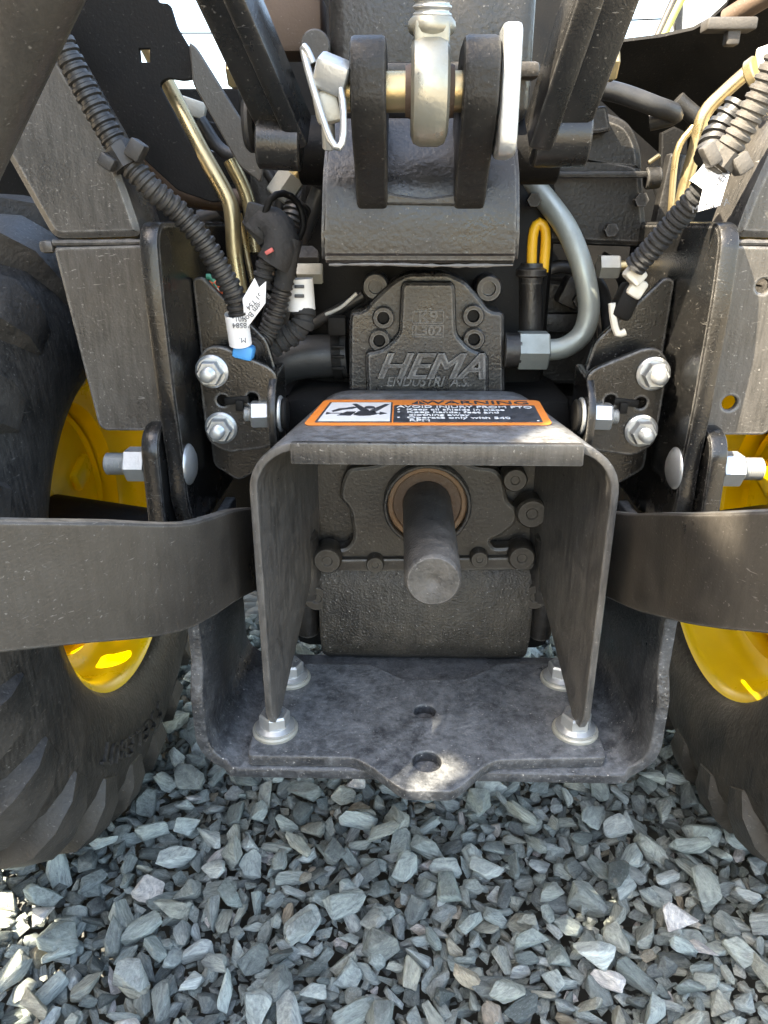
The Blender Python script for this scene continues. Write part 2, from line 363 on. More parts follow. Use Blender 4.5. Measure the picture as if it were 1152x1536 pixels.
def lay_stones():
    x0, x1, y0, y1, res = -.90, .90, .08, 1.33, .003
    nx, ny = int((x1-x0)/res), int((y1-y0)/res)
    H = np.full((nx, ny), -.032); own = np.full((nx, ny), -1, int); out = []
    n = 22500; a = np.clip(RNG.lognormal(math.log(.0102), .46, n), .004, .030)
    order = np.argsort(a+RNG.normal(0, .0055, n)); a = a[order]
    for i in range(n):
        A = a[i]; Bb = A*RNG.uniform(.40, .82); Cc = min(Bb*.95, A*RNG.uniform(.26, .55)); yaw = RNG.uniform(0, 2*pi)
        best = None
        for k in range(5):
            px, py = RNG.uniform(x0, x1), RNG.uniform(y0, y1)
            ix, iy = int((px-x0)/res), int((py-y0)/res); w = int(A/res)+1
            sx, sy = slice(max(0, ix-w), ix+w+1), slice(max(0, iy-w), iy+w+1)
            gx = x0+(np.arange(nx)[sx]+.5)*res-px; gy = y0+(np.arange(ny)[sy]+.5)*res-py
            GX, GY = np.meshgrid(gx, gy, indexing='ij')
            u = (GX*cos(yaw)+GY*sin(yaw))/A; v = (-GX*sin(yaw)+GY*cos(yaw))/Bb; r2 = u*u+v*v; inside = r2 < 1
            if not inside.any(): continue
            h = H[sx, sy][inside]; hr = .55*h.mean()+.45*np.percentile(h, 85)
            if best is None or hr < best[0]: best = (hr, px, py, sx, sy, r2, inside)
        if best is None: continue
        hr, px, py, sx, sy, r2, inside = best
        zc = hr+Cc*.62
        top = zc+Cc*np.sqrt(np.clip(1-r2, 0, 1)); sub = H[sx, sy]; m = inside & (top > sub)
        sub[m] = top[m]; own[sx, sy][m] = len(out)
        tl = RNG.normal(0, .48, 2)
        out.append((px, py, zc, A, Bb, Cc, yaw, tl[0], tl[1]))
    return out, np.bincount(own[own >= 0], minlength=len(out)), float(np.percentile(H, 55))
STONES, AREA, LEVEL = lay_stones()
def stone_matrix(s):
    px, py, zc, A, Bb, Cc, yaw, t1, t2 = s
    return Matrix.Translation((px, py, zc-LEVEL))@Matrix.Rotation(yaw, 4, 'Z')@Matrix.Rotation(t1, 4, 'X')@Matrix.Rotation(t2*.7, 4, 'Y')@Matrix.Diagonal((A, Bb, Cc, 1))
score = []
for i, s in enumerate(STONES):
    u, v, z = seen((s[0], s[1], 0)); k = AREA[i]/z**2
    if not (-30 < u < 1182 and 930 < v < 1570): k = 0
    if 290 < u < 990 and v < 1165: k *= .05
    if u < 60+max(0, (1330-v))*.95 and v < 1320: k *= .1
    if u > 1152-max(0, 1270-v)*.55 and v < 1270: k *= .1
    score.append(k)
rank = sorted(range(len(STONES)), key=lambda i: -score[i]); chosen = set(rank[:300]); fine = set(rank[300:2300])
HM = []
for i, (V, Fc) in enumerate(HIGH):
    me = bpy.data.meshes.new('stone'); me.from_pydata(V.tolist(), [], Fc.tolist())
    at_ = me.attributes.new('lco', 'FLOAT_VECTOR', 'POINT'); at_.data.foreach_set('vector', (V*np.array([1.0, .65, .45])).ravel())
    me.polygons.foreach_set('use_smooth', [True]*len(me.polygons)); me.set_sharp_from_angle(angle=radians(40)); me.materials.append(MATS['stone']); HM.append(me)
VV, FF, LC, RN = [], [], [], []; base = 0
for i, s in enumerate(STONES):
    M = stone_matrix(s)
    if i in chosen:
        o = bpy.data.objects.new('stone', HM[i % len(HM)]); COL.objects.link(o); o.parent = ground
        loc, q, sc = M.decompose(); o.location = loc-Vector((0, 0, -.07)); o.rotation_euler = q.to_euler(); o.scale = sc
        continue
    V, Fc = (HIGH[i % len(HIGH)] if i in fine else LOW[i % len(LOW)])
    A = np.array(M); VV.append(V@A[:3, :3].T+A[:3, 3]); FF.append(Fc+base); base += len(V)
    LC.append(V*np.array([1.0, .65, .45])+i*.37 % 5); RN.append(np.full(len(V), RNG.random()))
VV, FF, LC, RN = np.vstack(VV), np.vstack(FF), np.vstack(LC), np.concatenate(RN)
me = bpy.data.meshes.new('gravel'); me.vertices.add(len(VV)); me.vertices.foreach_set('co', (VV-np.array([0, 0, -.07])).ravel())
me.loops.add(FF.size); me.loops.foreach_set('vertex_index', FF.ravel()); me.polygons.add(len(FF)); me.polygons.foreach_set('loop_start', np.arange(len(FF))*3)
me.update(); me.validate()
me.attributes.new('lco', 'FLOAT_VECTOR', 'POINT').data.foreach_set('vector', LC.ravel())
me.attributes.new('rnd', 'FLOAT', 'POINT').data.foreach_set('value', RN)
me.polygons.foreach_set('use_smooth', [True]*len(me.polygons)); me.set_sharp_from_angle(angle=radians(40)); me.materials.append(MATS['stone'])
go = bpy.data.objects.new('gravel', me); COL.objects.link(go); go.parent = ground; go['kind'] = 'stuff'
go['label'] = 'smaller blue grey crushed stones between the large ones'

# ================================================================== THE TRACTOR
TR = empty('tractor', (0, .8, 0), label='black compact tractor seen from behind, with yellow rims and power take-off shaft', cat='tractor')

# ---------------- wheels
WY, WZ, RT = .85, .390, .392
WX = .360                                                # inner face of the tyre, from the tractor's middle
def wheel(s):
    w = empty('rear_wheel', (s*(WX+.13), WY, 0), TR)
    ax = (s, 0, 0); o = (s*WX, WY, WZ)              # heights run outwards from the inner face of the tyre
    prof = [(.197, .036), (.200, .022), (.208, .012), (.230, .004), (.258, 0), (.290, .002), (.318, .010), (.341, .024), (.356, .045), (.365, .08), (.370, .13), (.365, .18), (.356, .215), (.341, .236), (.318, .25), (.29, .26), (.25, .256), (.215, .245), (.197, .224)]
    B().lathe(prof, o, ax, 96, cap=False).done('tyre', 'rubber', w)
    B().lathe([(.197, .040), (.202, .034), (.205, .026), (.202, .020), (.195, .022), (.189, .032), (.186, .055), (.178, .075), (.160, .082), (.159, .150), (.178, .165), (.186, .19), (.198, .225), (.206, .23), (.206, .235), (.19, .235), (.172, .2), (.150, .17), (.148, .1)], o, ax, 80, cap=False).done('rim', 'yellow_paint', w, angle=60)
    hl = [circ(WY+.112*cos(a), WZ+.112*sin(a), .024, 20) for a in [radians(d) for d in (128, 166, 204, 242, 280, 318)]]  # holes added to let sunlight into the rim
    B().plate([circ(WY, WZ, .160, 64)]+hl, .007, YZ(s*(WX+.112)), .002).done('wheel_disc', 'yellow_paint', w)
    for k in range(6):
        a = k*pi/3+.4; q = Vector((s*(WX+.104), WY+.107*cos(a), WZ+.107*sin(a)))
        B().box(q, (.014, .05, .03), .006, Matrix.Rotation(a, 3, 'X')).done('disc_rib', 'yellow_paint', w)
    B().cyl((s*.32, WY, WZ-.02), (s*.465, WY, WZ-.02), .042, .062, 32).done('hub', 'deep_black', w)
    nl = 22
    for k in range(nl):
        for side in (0, 1):
            a = 2*pi*(k+.5*side)/nl+.05
            rows = []
            LI = [(.140, .364), (.105, .363), (.072, .361), (.045, .354), (.030, .341), (.014, .316), (.007, .296)]
            LO = [(.140, .392), (.105, .391), (.070, .388), (.034, .379), (.012, .358), (.000, .327), (.002, .298)]
            b = B(); vs = []
            for j in range(7):                       # lug runs from the tread centre, sweeping back, over the shoulder and down the sidewall
                aa = a-[0, .05, .10, .145, .17, .185, .195][j]*1.2; wd = .050+.004*j if j < 5 else (.060, .050)[j-5]
                for (h, rr), ww in ((LI[j], wd*1.2), (LO[j], wd*.84)):
                    h = h if side == 0 else .270-h
                    for sg in (-1, 1):
                        an = aa+sg*ww/(2*.4); vs.append((s*(WX+h), WY+rr*cos(an), WZ+rr*sin(an)))
            fs = []
            for j in range(6):
                i0, i1 = j*4, j*4+4
                for p, q in ((0, 1), (1, 3), (3, 2), (2, 0)): fs.append((i0+p, i0+q, i1+q, i1+p))
            fs += [(0, 1, 3, 2), (24, 26, 27, 25)]
            b.add(vs, fs); b.done('tread_lug', 'lug_rubber', w, angle=30)
    # raised lettering round the inner sidewall
    b = B(); word = 'TUBELESS'
    for i, ch in enumerate(word):
        a = (-2.30 if s < 0 else -1.15)+i*.10*(1 if s > 0 else 1)
        rr = .268; p = Vector((s*(WX-.0002), WY+rr*cos(a), WZ+rr*sin(a)))
        tang = Vector((0, -sin(a), cos(a))); rad = Vector((0, cos(a), sin(a))); nrm = Vector((-s, 0, 0))
        yv = rad if s > 0 else rad; xv = yv.cross(nrm)
        M = Matrix((( xv.x, yv.x, nrm.x, p.x), (xv.y, yv.y, nrm.y, p.y), (xv.z, yv.z, nrm.z, p.z), (0, 0, 0, 1)))
        text(b, ch, .036, M, depth=.0030)
    b.done('sidewall_lettering', 'rubber', w)
    return w
for s in (-1, 1): wheel(s)

# ---------------- transmission, axle
th = empty('transmission_housing', (0, .9, .3), TR)
B().box((0, 1.02, .44), (.30, .58, .30), .02).done('main_case', 'deep_black', th)
B().box((0, 1.05, .68), (.26, .50, .24), .02).done('upper_case', 'deep_black', th)
B().box((0, 1.25, .80), (.50, .30, .50), .03).done('front_case', 'deep_black', th)
for s in (-1, 1):
    B().lathe([(.085, 0), (.085, .03), (.066, .05), (.045, .12), (.045, .18), (.045, .23)], (s*.14, WY+.02, WZ-.03), (s, 0, 0), 32).done('axle_trumpet', 'deep_black', th)
# cover plate behind the shaft
cv = empty('rear_cover', (0, .72, .4), TR)
B().plate([xz([(455, 640), (820, 640), (820, 860), (455, 860)], .725)], .02, XZ(.735), .002).done('backing_face', 'cast_brown', cv)
outl = [(512, 722), (522, 702), (560, 698), (590, 690), (690, 690), (715, 700), (742, 702), (756, 716), (762, 752), (778, 764), (776, 786), (752, 806), (735, 812), (742, 822), (800, 818), (800, 852), (474, 856), (474, 826), (520, 822), (530, 806), (524, 765), (508, 748)]
B().plate([xz(outl, .703)], .02, XZ(.713), .004, rb=.006).done('cover_plate', 'cast_brown', cv)
B().plate([xz([(474, 838), (800, 834), (801, 853), (474, 858)], .699)], .010, XZ(.701), .002, rb=.003).done('ledge', 'cast_brown', cv)
axc = Vector((.001, 0, .487))
def ring(name, mat, par, c, y0, y1, ro, ri, n=48):
    b = B(); b.lathe([(ri, y1), (ro-.0015, y1), (ro, y1-.0015), (ro, y0+.0015), (ro-.0015, y0), (ri+.001, y0), (ri, y0+.001), (ri, y1)], (c.x, 0, c.z), (0, 1, 0), n, cap=False)
    return b.done(name, mat, par)
ring('housing_lip', 'cast_black', cv, axc, .690, .72, .0445, .0405)
ring('shaft_seal', 'rust_seal', cv, axc, .696, .72, .0403, .0345)
ring('seal_lip', 'rust_dark', cv, axc, .698, .715, .0352, .024)
for u, v, r in ((563, 842, .0095), (718, 834, .0095), (492, 836, .015), (781, 832, .014), (771, 716, .0125), (796, 766, .016), (800, 890, .015), (476, 892, .015)):
    p = at(u, v, .70); b = B()
    b.lathe([(r, .715), (r, .693), (r*.86, .690), (r*.4, .690), (r*.3, .6915), (0, .6915)], (p.x, 0, p.z), (0, 1, 0), 24); b.done('bolt', 'cast_brown', cv)
# lower housing with its round belly
b = B(); pr = [(.76, .420), (.702, .418), (.694, .410), (.690, .395), (.688, .36), (.691, .33), (.700, .308), (.715, .294), (.76, .288)]
xa, xb = -.112, .115; vs = []; n = len(pr)
for x in (xa, xa+.006, xb-.006, xb):
    k = .004 if x in (xa, xb) else 0
    for y, z in pr: vs.append((x, y+k, z))
fs = [(j*n+i, j*n+i+1, (j+1)*n+i+1, (j+1)*n+i) for j in range(3) for i in range(n-1)]+[tuple(range(n)), tuple(3*n+i for i in range(n))]
b.add(vs, fs); b.done('lower_housing', 'cast_rough', TR)
for s, x in ((-1, -.128), (1, .130)):
    B().lathe([(.0, .0), (.014, .0), (.017, .004), (.017, .03), (.022, .04), (.022, .075), (.012, .08), (.012, .13)], (x, .70, .455), (0, .12, -1), 28).done('drain_fitting', 'cast_black', TR)
B().tube([(-.135, .74, .47), (-.133, .71, .43), (-.13, .70, .39)], .006).done('breather_pipe', 'zinc_pipe', TR)

# ---------------- PTO shaft with its plastic cap
sh = empty('pto_shaft', (0, .6, .487), TR)
B().lathe([(.0245, .70), (.0240, .615), (.0232, .533), (.0222, .5295), (.0205, .528), (.0075, .5285), (.006, .5295), (.003, .531), (0, .5315)], (axc.x, 0, axc.z), (0, 1, 0), 48).done('shaft_cap', 'cap_grey', sh)
B().cyl((axc.x, .64, axc.z), (axc.x, .80, axc.z), .0175, n=32).done('splined_shaft', 'brown_steel', sh)

# ---------------- PTO shield
ps = empty('pto_shield', (0, .64, .32), TR)
def shield():
    b = B(); Ys = [.550, .5525, .558, .570, .60, .64, .68, .715, .735]; zt = .595; rows = []
    for Y in Ys:
        t = (Y-.55)/.185; hw = .1465-.0295*t; r = .040
        if Y <= .57: zb = .322+.020*(1-min(1, (Y-.55)/.012))**2
        else: zb = .322+(Y-.57)/(.735-.57)*.115
        row = []
        side = [(-hw, zb+(zt-r-zb)*k/6) for k in range(7)]
        arc = [(-hw+r-r*cos(a), zt-r+r*sin(a)) for a in [pi/2*k/8 for k in range(1, 9)]]
        row = side+arc+[(x*(hw-r), zt) for x in (-.6, -.2, .2, .6)]
        row += [(-x, z) for x, z in reversed(arc)]+[(-x, z) for x, z in reversed(side)]
        rows.append([(x, Y, z) for x, z in row])
    n = len(rows[0]); vs = [p for r in rows for p in r]
    b.add(vs, [(j*n+i, j*n+i+1, (j+1)*n+i+1, (j+1)*n+i) for j in range(len(Ys)-1) for i in range(n-1)])
    return b
so_ = shield().done('hood', 'hood_paint', ps, angle=50)
md = so_.modifiers.new('thickness', 'SOLIDIFY'); md.thickness = .0065; md.offset = -1; md.use_even_offset = True
md = so_.modifiers.new('edge', 'BEVEL'); md.width = .0012; md.segments = 2; md.limit_method = 'ANGLE'; md.angle_limit = radians(60)
B().box((.0015, .5455, .5885), (.225, .007, .0175), .0015).done('front_lip', 'grey_mount', ps)
# warning label on the hood top
wl = empty('warning_label', (0, .645, .597), TR, label='orange bordered warning label with white pictogram panel and black text panel')
lab = [(-.108, .5985), (.101, .6045), (.104, .692), (-.099, .689)]
B().plate([lab], .0006, XY(.5957), .0001, rb=.008).done('orange_border', 'orange_ink', wl)
B().plate([[(-.099, .606), (-.034, .6075), (-.034, .678), (-.0925, .677)]], .0006, XY(.5963), .0001).done('pictogram_panel', 'black_ink', wl)
B().plate([[(-.0965, .6085), (-.0355, .610), (-.0355, .6755), (-.0905, .6745)]], .0006, XY(.5967), .0001).done('pictogram_ground', 'white_ink', wl)
B().plate([[(-.0325, .6075), (.094, .611), (.096, .669), (-.0325, .6665)]], .0006, XY(.5963), .0001).done('text_panel', 'black_ink', wl)
def flat(name, mat, fn, z):
    b = B(); fn(b, z); return b.done(name, mat, wl)
def pict(b, z):
    for lp in ([(-.090, .6325), (-.040, .6335), (-.040, .6355), (-.090, .6345)],                       # the turning shaft
               [(-.045, .640), (-.0385, .6345), (-.045, .629)],
               [(-.092, .629), (-.0865, .6335), (-.092, .638)],
               [(-.086, .638), (-.078, .646), (-.070, .649), (-.066, .655), (-.069, .658), (-.076, .653), (-.082, .651), (-.088, .642)],     # legs wound round
               [(-.082, .626), (-.074, .640), (-.066, .640), (-.070, .626)],
               [(-.068, .628), (-.064, .641), (-.056, .644), (-.049, .641), (-.047, .631), (-.053, .626), (-.062, .625)],                    # trunk
               [(-.061, .640), (-.071, .668), (-.067, .669), (-.055, .646), (-.054, .641)],                                              # arms thrown up
               [(-.050, .636), (-.037, .667), (-.041, .668), (-.054, .646)]):
        b.plate([lp], .0004, XY(z), .00008)
    b.plate([circ(-.0545, .6555, .0048, 16)], .0004, XY(z), .00008)
flat('pictogram', 'black_ink', pict, .5971)
flat('heading', 'black_ink', lambda b, z: (text(b, 'WARNING', .0172, XY(z)@Matrix.Translation((.043, .6793, 0)), .0002, sx=1.2, offset=.0001),
     b.plate([[(-.0165, .672), (-.0035, .672), (-.010, .686)]], .0004, XY(z), .00008)), .5963)
flat('heading_mark', 'orange_ink', lambda b, z: text(b, '!', .011, XY(z)@Matrix.Translation((-.010, .6770, 0)), .0002), .5967)
for i, (tx, sz, w) in enumerate((('AVOID INJURY FROM PTO', .0108, .97), ('•  Keep all shields in place', .0092, 1.0), ('•  Keep hands, feet and', .0092, 1.05), ('    clothing away', .0092, 1.05), ('•  Operate only with 540', .0092, 1.05), ('    RPM', .0092, 1.05))):
    flat('text_line', 'white_ink', lambda b, z: text(b, tx, sz, XY(z)@Matrix.Translation((-.030, .6608-i*.0094-(.0008 if i else 0), 0)), .0002, align='LEFT', sx=w, offset=.0001), .5967)
flat('print_mark', 'white_ink', lambda b, z: b.plate([circ(.0905, .6145, .0012, 10)], .0004, XY(z), .00008), .5967)

# ---------------- drawbar plate and the bent bracket that carries it
db = empty('drawbar_bracket', (0, .6, .28), TR)
def ubracket():
    b = B(); rows = []
    Ys = [.538, .56, .60, .64, .68, .72]
    for Y in Ys:
        hw, r, zb = .204, .034, .288; row = []
        zt = .485
        side = [(-hw-.003*k/7, zt-(zt-zb-r)*k/7) for k in range(8)]
        side = [(-hw, zt-(zt-zb-r)*k/7) for k in range(8)]
        arc = [(-hw+r-r*cos(a), zb+r-r*sin(a)) for a in [pi/2*k/7 for k in range(1, 8)]]
        row = side+arc; row = row+[(x, zb) for x in (-.1, 0, .1)]+[(-x, z) for x, z in reversed(row)]
        out = []
        for x, z in row:
            y = Y
            if Y == .538:                              # the plate's torch-cut rear edge steps in and out
                d = max(0, z-.33)
                y = .538+(.012 if .385 < z < .45 else 0)+(.004 if z > .45 else 0)-(.0 if z > .33 else 0)+noise.noise(Vector((x*9, z*40, 0)))*.0008
                if abs(x) < .18 and z < .30: y = .531
            out.append((x, y, z))
        rows.append(out)
    n = len(rows[0]); b.add([p for r in rows for p in r], [(j*n+i, j*n+i+1, (j+1)*n+i+1, (j+1)*n+i) for j in range(len(Ys)-1) for i in range(n-1)])
    return b
ub = ubracket().done('bent_plate', 'plate_dirty', db, angle=50)
md = ub.modifiers.new('thickness', 'SOLIDIFY'); md.thickness = .011; md.offset = 0; md.use_even_offset = True
md = ub.modifiers.new('edge', 'BEVEL'); md.width = .0018; md.segments = 2; md.limit_method = 'ANGLE'; md.angle_limit = radians(60)
outer = [(-.161, .534), (-.066, .534), (-.054, .527), (-.027, .500), (-.019, .494), (.020, .494), (.028, .500), (.050, .525), (.062, .534), (.161, .540), (.163, .548), (.163, .69), (.083, .69), (.070, .678), (.045, .660), (-.022, .657), (-.040, .672), (-.056, .684), (-.163, .684), (-.163, .542)]
B().plate([outer, circ(0, .603, .0105), circ(0, .531, .0130)], .011, XY(.2995), .0018, rb=.006).done('drawbar_plate', 'plate_dirty', TR)
PLZ = .305
for x, y in ((-.1425, .571), (-.1405, .655), (.1445, .660), (.1415, .577)):
    b = empty('flange_bolt', (x, y, PLZ), TR)
    B().lathe([(.0215, 0), (.0215, .0025), (.0200, .004)], (x, y, PLZ), (0, 0, 1), 32).done('washer', 'pale_zinc', b)
    B().lathe([(.0185, .004), (.0185, .006), (.0145, .0085), (.0143, .009)], (x, y, PLZ), (0, 0, 1), 32).done('flange', 'zinc', b)
    hd = B(); q = Matrix.Rotation(random.random(), 3, 'Z')
    vs = []
    for r, z in ((.0145, .0085), (.0145, .0185), (.0128, .0205), (.0085, .0200), (.0075, .0188)):
        for k in range(6): vs.append(Vector((x, y, PLZ+z))+q@Vector((r*cos(k*pi/3), r*sin(k*pi/3), 0)))
    fs = [(j*6+k, j*6+(k+1) % 6, (j+1)*6+(k+1) % 6, (j+1)*6+k) for j in range(4) for k in range(6)]+[tuple(24+k for k in range(6))]
    hd.add(vs, fs); hd.done('bolt_head', 'zinc', b)
    B().hexa((x, y, .2825), (0, 0, -1), .0135, .012).done('nut', 'zinc', b)

# ---------------- lower links: flat bars that bend outwards
def lower_link(s):
    path = [(s*.166, .80, .395), (s*.166, .72, .427), (s*.167, .63, .466), (s*.170, .56, .492), (s*.174, .51, .510), (s*.183, .470, .524), (s*.197, .440, .537), (s*.216, .413, .550), (s*.236, .390, .560), (s*.275, .348, .578), (s*.33, .289, .602), (s*.38, .235, .625)]
    path = [(x, y, z+(.006 if s > 0 else -.006)*min(1, max(0, (.56-y)/.1))) for x, y, z in path]
    P = spline([Vector(p) for p in path], .012); b = B(); vs = []; hh, th_ = .0395, .0055
    for i, p in enumerate(P):
        T = (P[min(i+1, len(P)-1)]-P[max(i-1, 0)]); Nn = Vector((T.y, -T.x, 0)).normalized(); up = Nn.cross(T.normalized()).normalized()
        if up.z < 0: up = -up
        c = .0015
        for a, h in ((-th_, -hh+c), (-th_+c, -hh), (th_-c, -hh), (th_, -hh+c), (th_, hh-c), (th_-c, hh), (-th_+c, hh), (-th_, hh-c)): vs.append(p+Nn*a+up*h)
    fs = [(i*8+k, i*8+(k+1) % 8, (i+1)*8+(k+1) % 8, (i+1)*8+k) for i in range(len(P)-1) for k in range(8)]+[tuple(range(8)), tuple((len(P)-1)*8+k for k in range(8))]
    b.add(vs, fs); return b.done('lower_link', 'link_paint', TR, angle=25)
for s in (-1, 1): lower_link(s)

# ---------------- side plates, stabiliser lugs, bolts
def nut_stud(par, o, ax, r=.0115, h=.011, stud=.010, sr=.0062, mat='zinc', flange=True):
    o, ax = Vector(o), Vector(ax).normalized(); b = empty('nut', o, par)
    if flange: B().lathe([(r*1.28, 0), (r*1.28, .0018), (r*1.1, .0034)], o, ax, 28).done('flange', mat, b)
    B().hexa(o+ax*.002, ax, r, h).done('hex_body', mat, b)
    n = int(stud/.0015); prof = [(sr, h)]+[(sr*(1 if k % 2 else .86), h+.002+.00075*k) for k in range(int(stud/.00075))]
    prof += [(sr*.7, prof[-1][1]+.0012), (0, prof[-1][1]+.0012)]
    B().lathe(prof, o, ax, 20).done('threaded_stud', mat, b, angle=60)
    return b
for s in (-1, 1):
    sp = [(.600, .742), (.597, .70), (.600, .61), (.606, .555), (.604, .525), (.622, .48), (.84, .48), (.84, .752), (.612, .754)]
    B().plate([sp], .0155, YZ(s*.222), .004, rb=.010).done('side_plate', 'black_paint', TR)
    lug = [(.592, .575), (.599, .587), (.612, .592), (.70, .592), (.70, .46), (.585, .46)]
    B().plate([lug], .015, YZ(s*.2385), .003, rb=.008).done('stabiliser_lug', 'black_paint', TR)
    cb = empty('carriage_bolt', (s*.214, .621, .553), TR)
    B().lathe([(0, .0062), (.006, .0060), (.012, .0048), (.0165, .0024), (.0185, .0006), (.0185, 0)], (s*.2143, .621, .553), (-s, 0, 0), 36).done('bolt_head', 'zinc', cb, angle=50)
    nut_stud(TR, (s*.2462, .612, .556), (s, 0, 0), r=.0155, h=.018, stud=.019, sr=.0098, flange=False)
    # welded gusset behind the bracket
    gs = [(s*.214, .706), (s*.205, .708), (s*.150, .652), (s*.142, .62), (s*.150, .535), (s*.186, .514), (s*.210, .53)]
    B().plate([gs], .008, XZ(.69), .0015, rb=.006).done('gusset', 'black_paint', TR)
    # angle bracket: rear face
    ab = empty('angle_bracket', (s*.17, .66, .56), TR)
    face = [(s*.207, .640), (s*.197, .652), (s*.184, .652), (s*.143, .634), (s*.137, .628), (s*.137, .566), (s*.150, .559), (s*.188, .554), (s*.205, .566)]
    slot = [(s*(.185-.026*k), .6035+.0035*h) for k, h in ((0, -1), (1, -1), (1, 1), (0, 1))]
    slot = [(s*.187+.0052*cos(a), .6035+.0052*sin(a)) for a in [2*pi*k/14 for k in range(14)]]
    B().plate([face, slot, [(s*.160+.0052*cos(2*pi*k/14), .6055+.0052*sin(2*pi*k/14)) for k in range(14)]], .007, XZ(.655), .0015, rb=.008).done('rear_face', 'black_paint', ab)
    B().box((s*.174, .6515, .604), (.022, .004, .0065), .001, Matrix.Rotation(s*.1, 3, 'Y')).done('cable_tie', 'deep_black', ab)
    B().box((s*.171, .6485, .600), (.007, .006, .010), .001).done('tie_head', 'deep_black', ab)
    fl = [(.654, .626), (.64, .615), (.632, .60), (.632, .575), (.64, .560), (.655, .556), (.70, .556), (.70, .63)]
    B().plate([fl], .007, YZ(s*.1405), .0015, rb=.006).done('side_face', 'black_paint', ab)
    nut_stud(TR, (s*.194, .651, .630), (0, -1, 0)); nut_stud(TR, (s*.190, .651, .5785), (0, -1, 0))
    nut_stud(TR, (s*.1445, .650, .592), (s, -.10, .0), r=.0125, h=.015, stud=.006, sr=.0068, flange=False)
    B().cyl((s*.1365, .650, .592), (s*.133, .650, .592), .0165, n=32).done('washer', 'zinc', TR)
    B().cyl((s*.133, .650, .592), (s*.1285, .650, .592), .0145, n=32).done('bush', 'deep_black', TR)
    # roll-over frame mounts outside the side plates
    rm = empty('roll_frame_mount', (s*.27, .64, .58), TR)
    low = [(s*.231, .583), (s*.286, .583), (s*.291, .588), (s*.306, .735), (s*.231, .737)]
    holes = [circ(.262, .706, .0055, 18), circ(.252, .611, .0062, 18)] if s > 0 else []
    B().plate([low]+holes, .007, XZ(.625), .002, rb=.004).done('rear_face', 'grey_mount', rm)
    up_ = [(s*.232, .741), (s*.307, .739), (s*.334, .80), (s*.365, .865), (s*.40, .93), (s*.33, .96), (s*.285, .88), (s*.252, .815), (s*.240, .775)]
    B().plate([up_], .06, XZ(.655), .007, rb=.01).done('upright', 'grey_mount', rm)
    B().tube([(s*.231, .6235, .739), (s*.26, .6235, .7385), (s*.306, .6235, .738)], .0026, 8, rf=lambda d: .0024+.0007*noise.noise(Vector((d*200, 1, 0)))).done('weld_bead', 'grey_mount', rm)
    B().box((s*.313, .628, .735), (.012, .010, .010), .0035).done('tab', 'grey_mount', rm)

# ---------------- hydraulic pump
hp = empty('hydraulic_pump', (0, .80, .59), TR, label='black cast gear pump with raised maker lettering')
PX0 = .006
pf = [(548, 592), (548, 522), (555, 512), (553, 470), (580, 438), (598, 421), (622, 413), (665, 413), (690, 421), (706, 436), (735, 470), (735, 590)]
bodyp = [(523, 592), (523, 480), (526, 468), (545, 466), (560, 448), (590, 420), (612, 409), (672, 409), (700, 422), (722, 448), (735, 466), (757, 468), (758, 592)]
B().plate([xz(bodyp, .76)], .08, XZ(.80), .004, rb=.006).done('body', 'pump_black', hp)
B().plate([xz([(550, 596), (548, 540), (548, 528), (575, 522), (598, 500), (601, 430), (606, 422), (678, 422), (683, 430), (685, 500), (705, 522), (733, 530), (733, 596)], .75)], .018, XZ(.755), .004, rb=.007).done('front_boss', 'pump_black', hp)
for u, v in ((575, 477), (569, 511), (710, 474), (711, 509)):
    p = at(u, v, .752); sb = empty('socket_bolt', p, hp)
    B().lathe([(.0112, .012), (.0112, 0), (.0098, -.0014), (.0062, -.0014), (.0058, .004)], p, (0, 1, 0), 28, cap=False).done('head', 'pump_black', sb)
    B().lathe([(.0068, -.0008), (.0058, .004), (0, .004)], p, (0, 1, 0), 6, cap=False).done('hex_socket', 'deep_black', sb)
for u, v in ((563, 430), (733, 433)):
    p = at(u, v, .77); B().lathe([(.0135, .03), (.0135, 0), (.0115, -.003), (.007, -.003), (.0065, .002), (0, .002)], p, (0, 1, 0), 28).done('mount_bolt', 'pump_black', hp)
b = B(); pc = at(645, 551, .744)
for dx in (-.0009, 0, .0009): text(b, 'HEMA', .0365, XZ(.7455+dx*.1)@Matrix.Translation((pc.x+dx, pc.z, 0)), .0036, shear=.38, spacing=1.0, offset=0, bevel=.0007, sx=1.12)
b.done('maker_name', 'pump_letters', hp)
b = B(); pc = at(641, 573, .744)
text(b, 'ENDUSTRI  A.S.', .0138, XZ(.7455)@Matrix.Translation((pc.x, pc.z, 0)), .0026, shear=.3, offset=0, bevel=.0003, sx=.90)
b.done('maker_line', 'pump_letters', hp)
for tx, v, hgt in (('K9', 476, .0155), ('L302', 497, .0125)):
    pc = at(642, v, .744); nm = B()
    nm.plate([[(pc.x-.0155, pc.z-.0062), (pc.x+.0155, pc.z-.0062), (pc.x+.0155, pc.z+.0062), (pc.x-.0155, pc.z+.0062)], [(pc.x-.0145, pc.z-.0052), (pc.x-.0145, pc.z+.0052), (pc.x+.0145, pc.z+.0052), (pc.x+.0145, pc.z-.0052)]], .0016, XZ(.7458), .0003)
    text(nm, tx, hgt, XZ(.7458)@Matrix.Translation((pc.x, pc.z, 0)), .0014, sx=1.1, offset=.0003); nm.done('cast_mark', 'pump_letters', hp)
# pump back plate
B().plate([xz([(505, 592), (505, 500), (530, 470), (560, 410), (600, 395), (700, 395), (752, 425), (770, 500), (770, 592)], .85)], .03, XZ(.86), .004, rb=.01).done('flange', 'cast_black', hp)

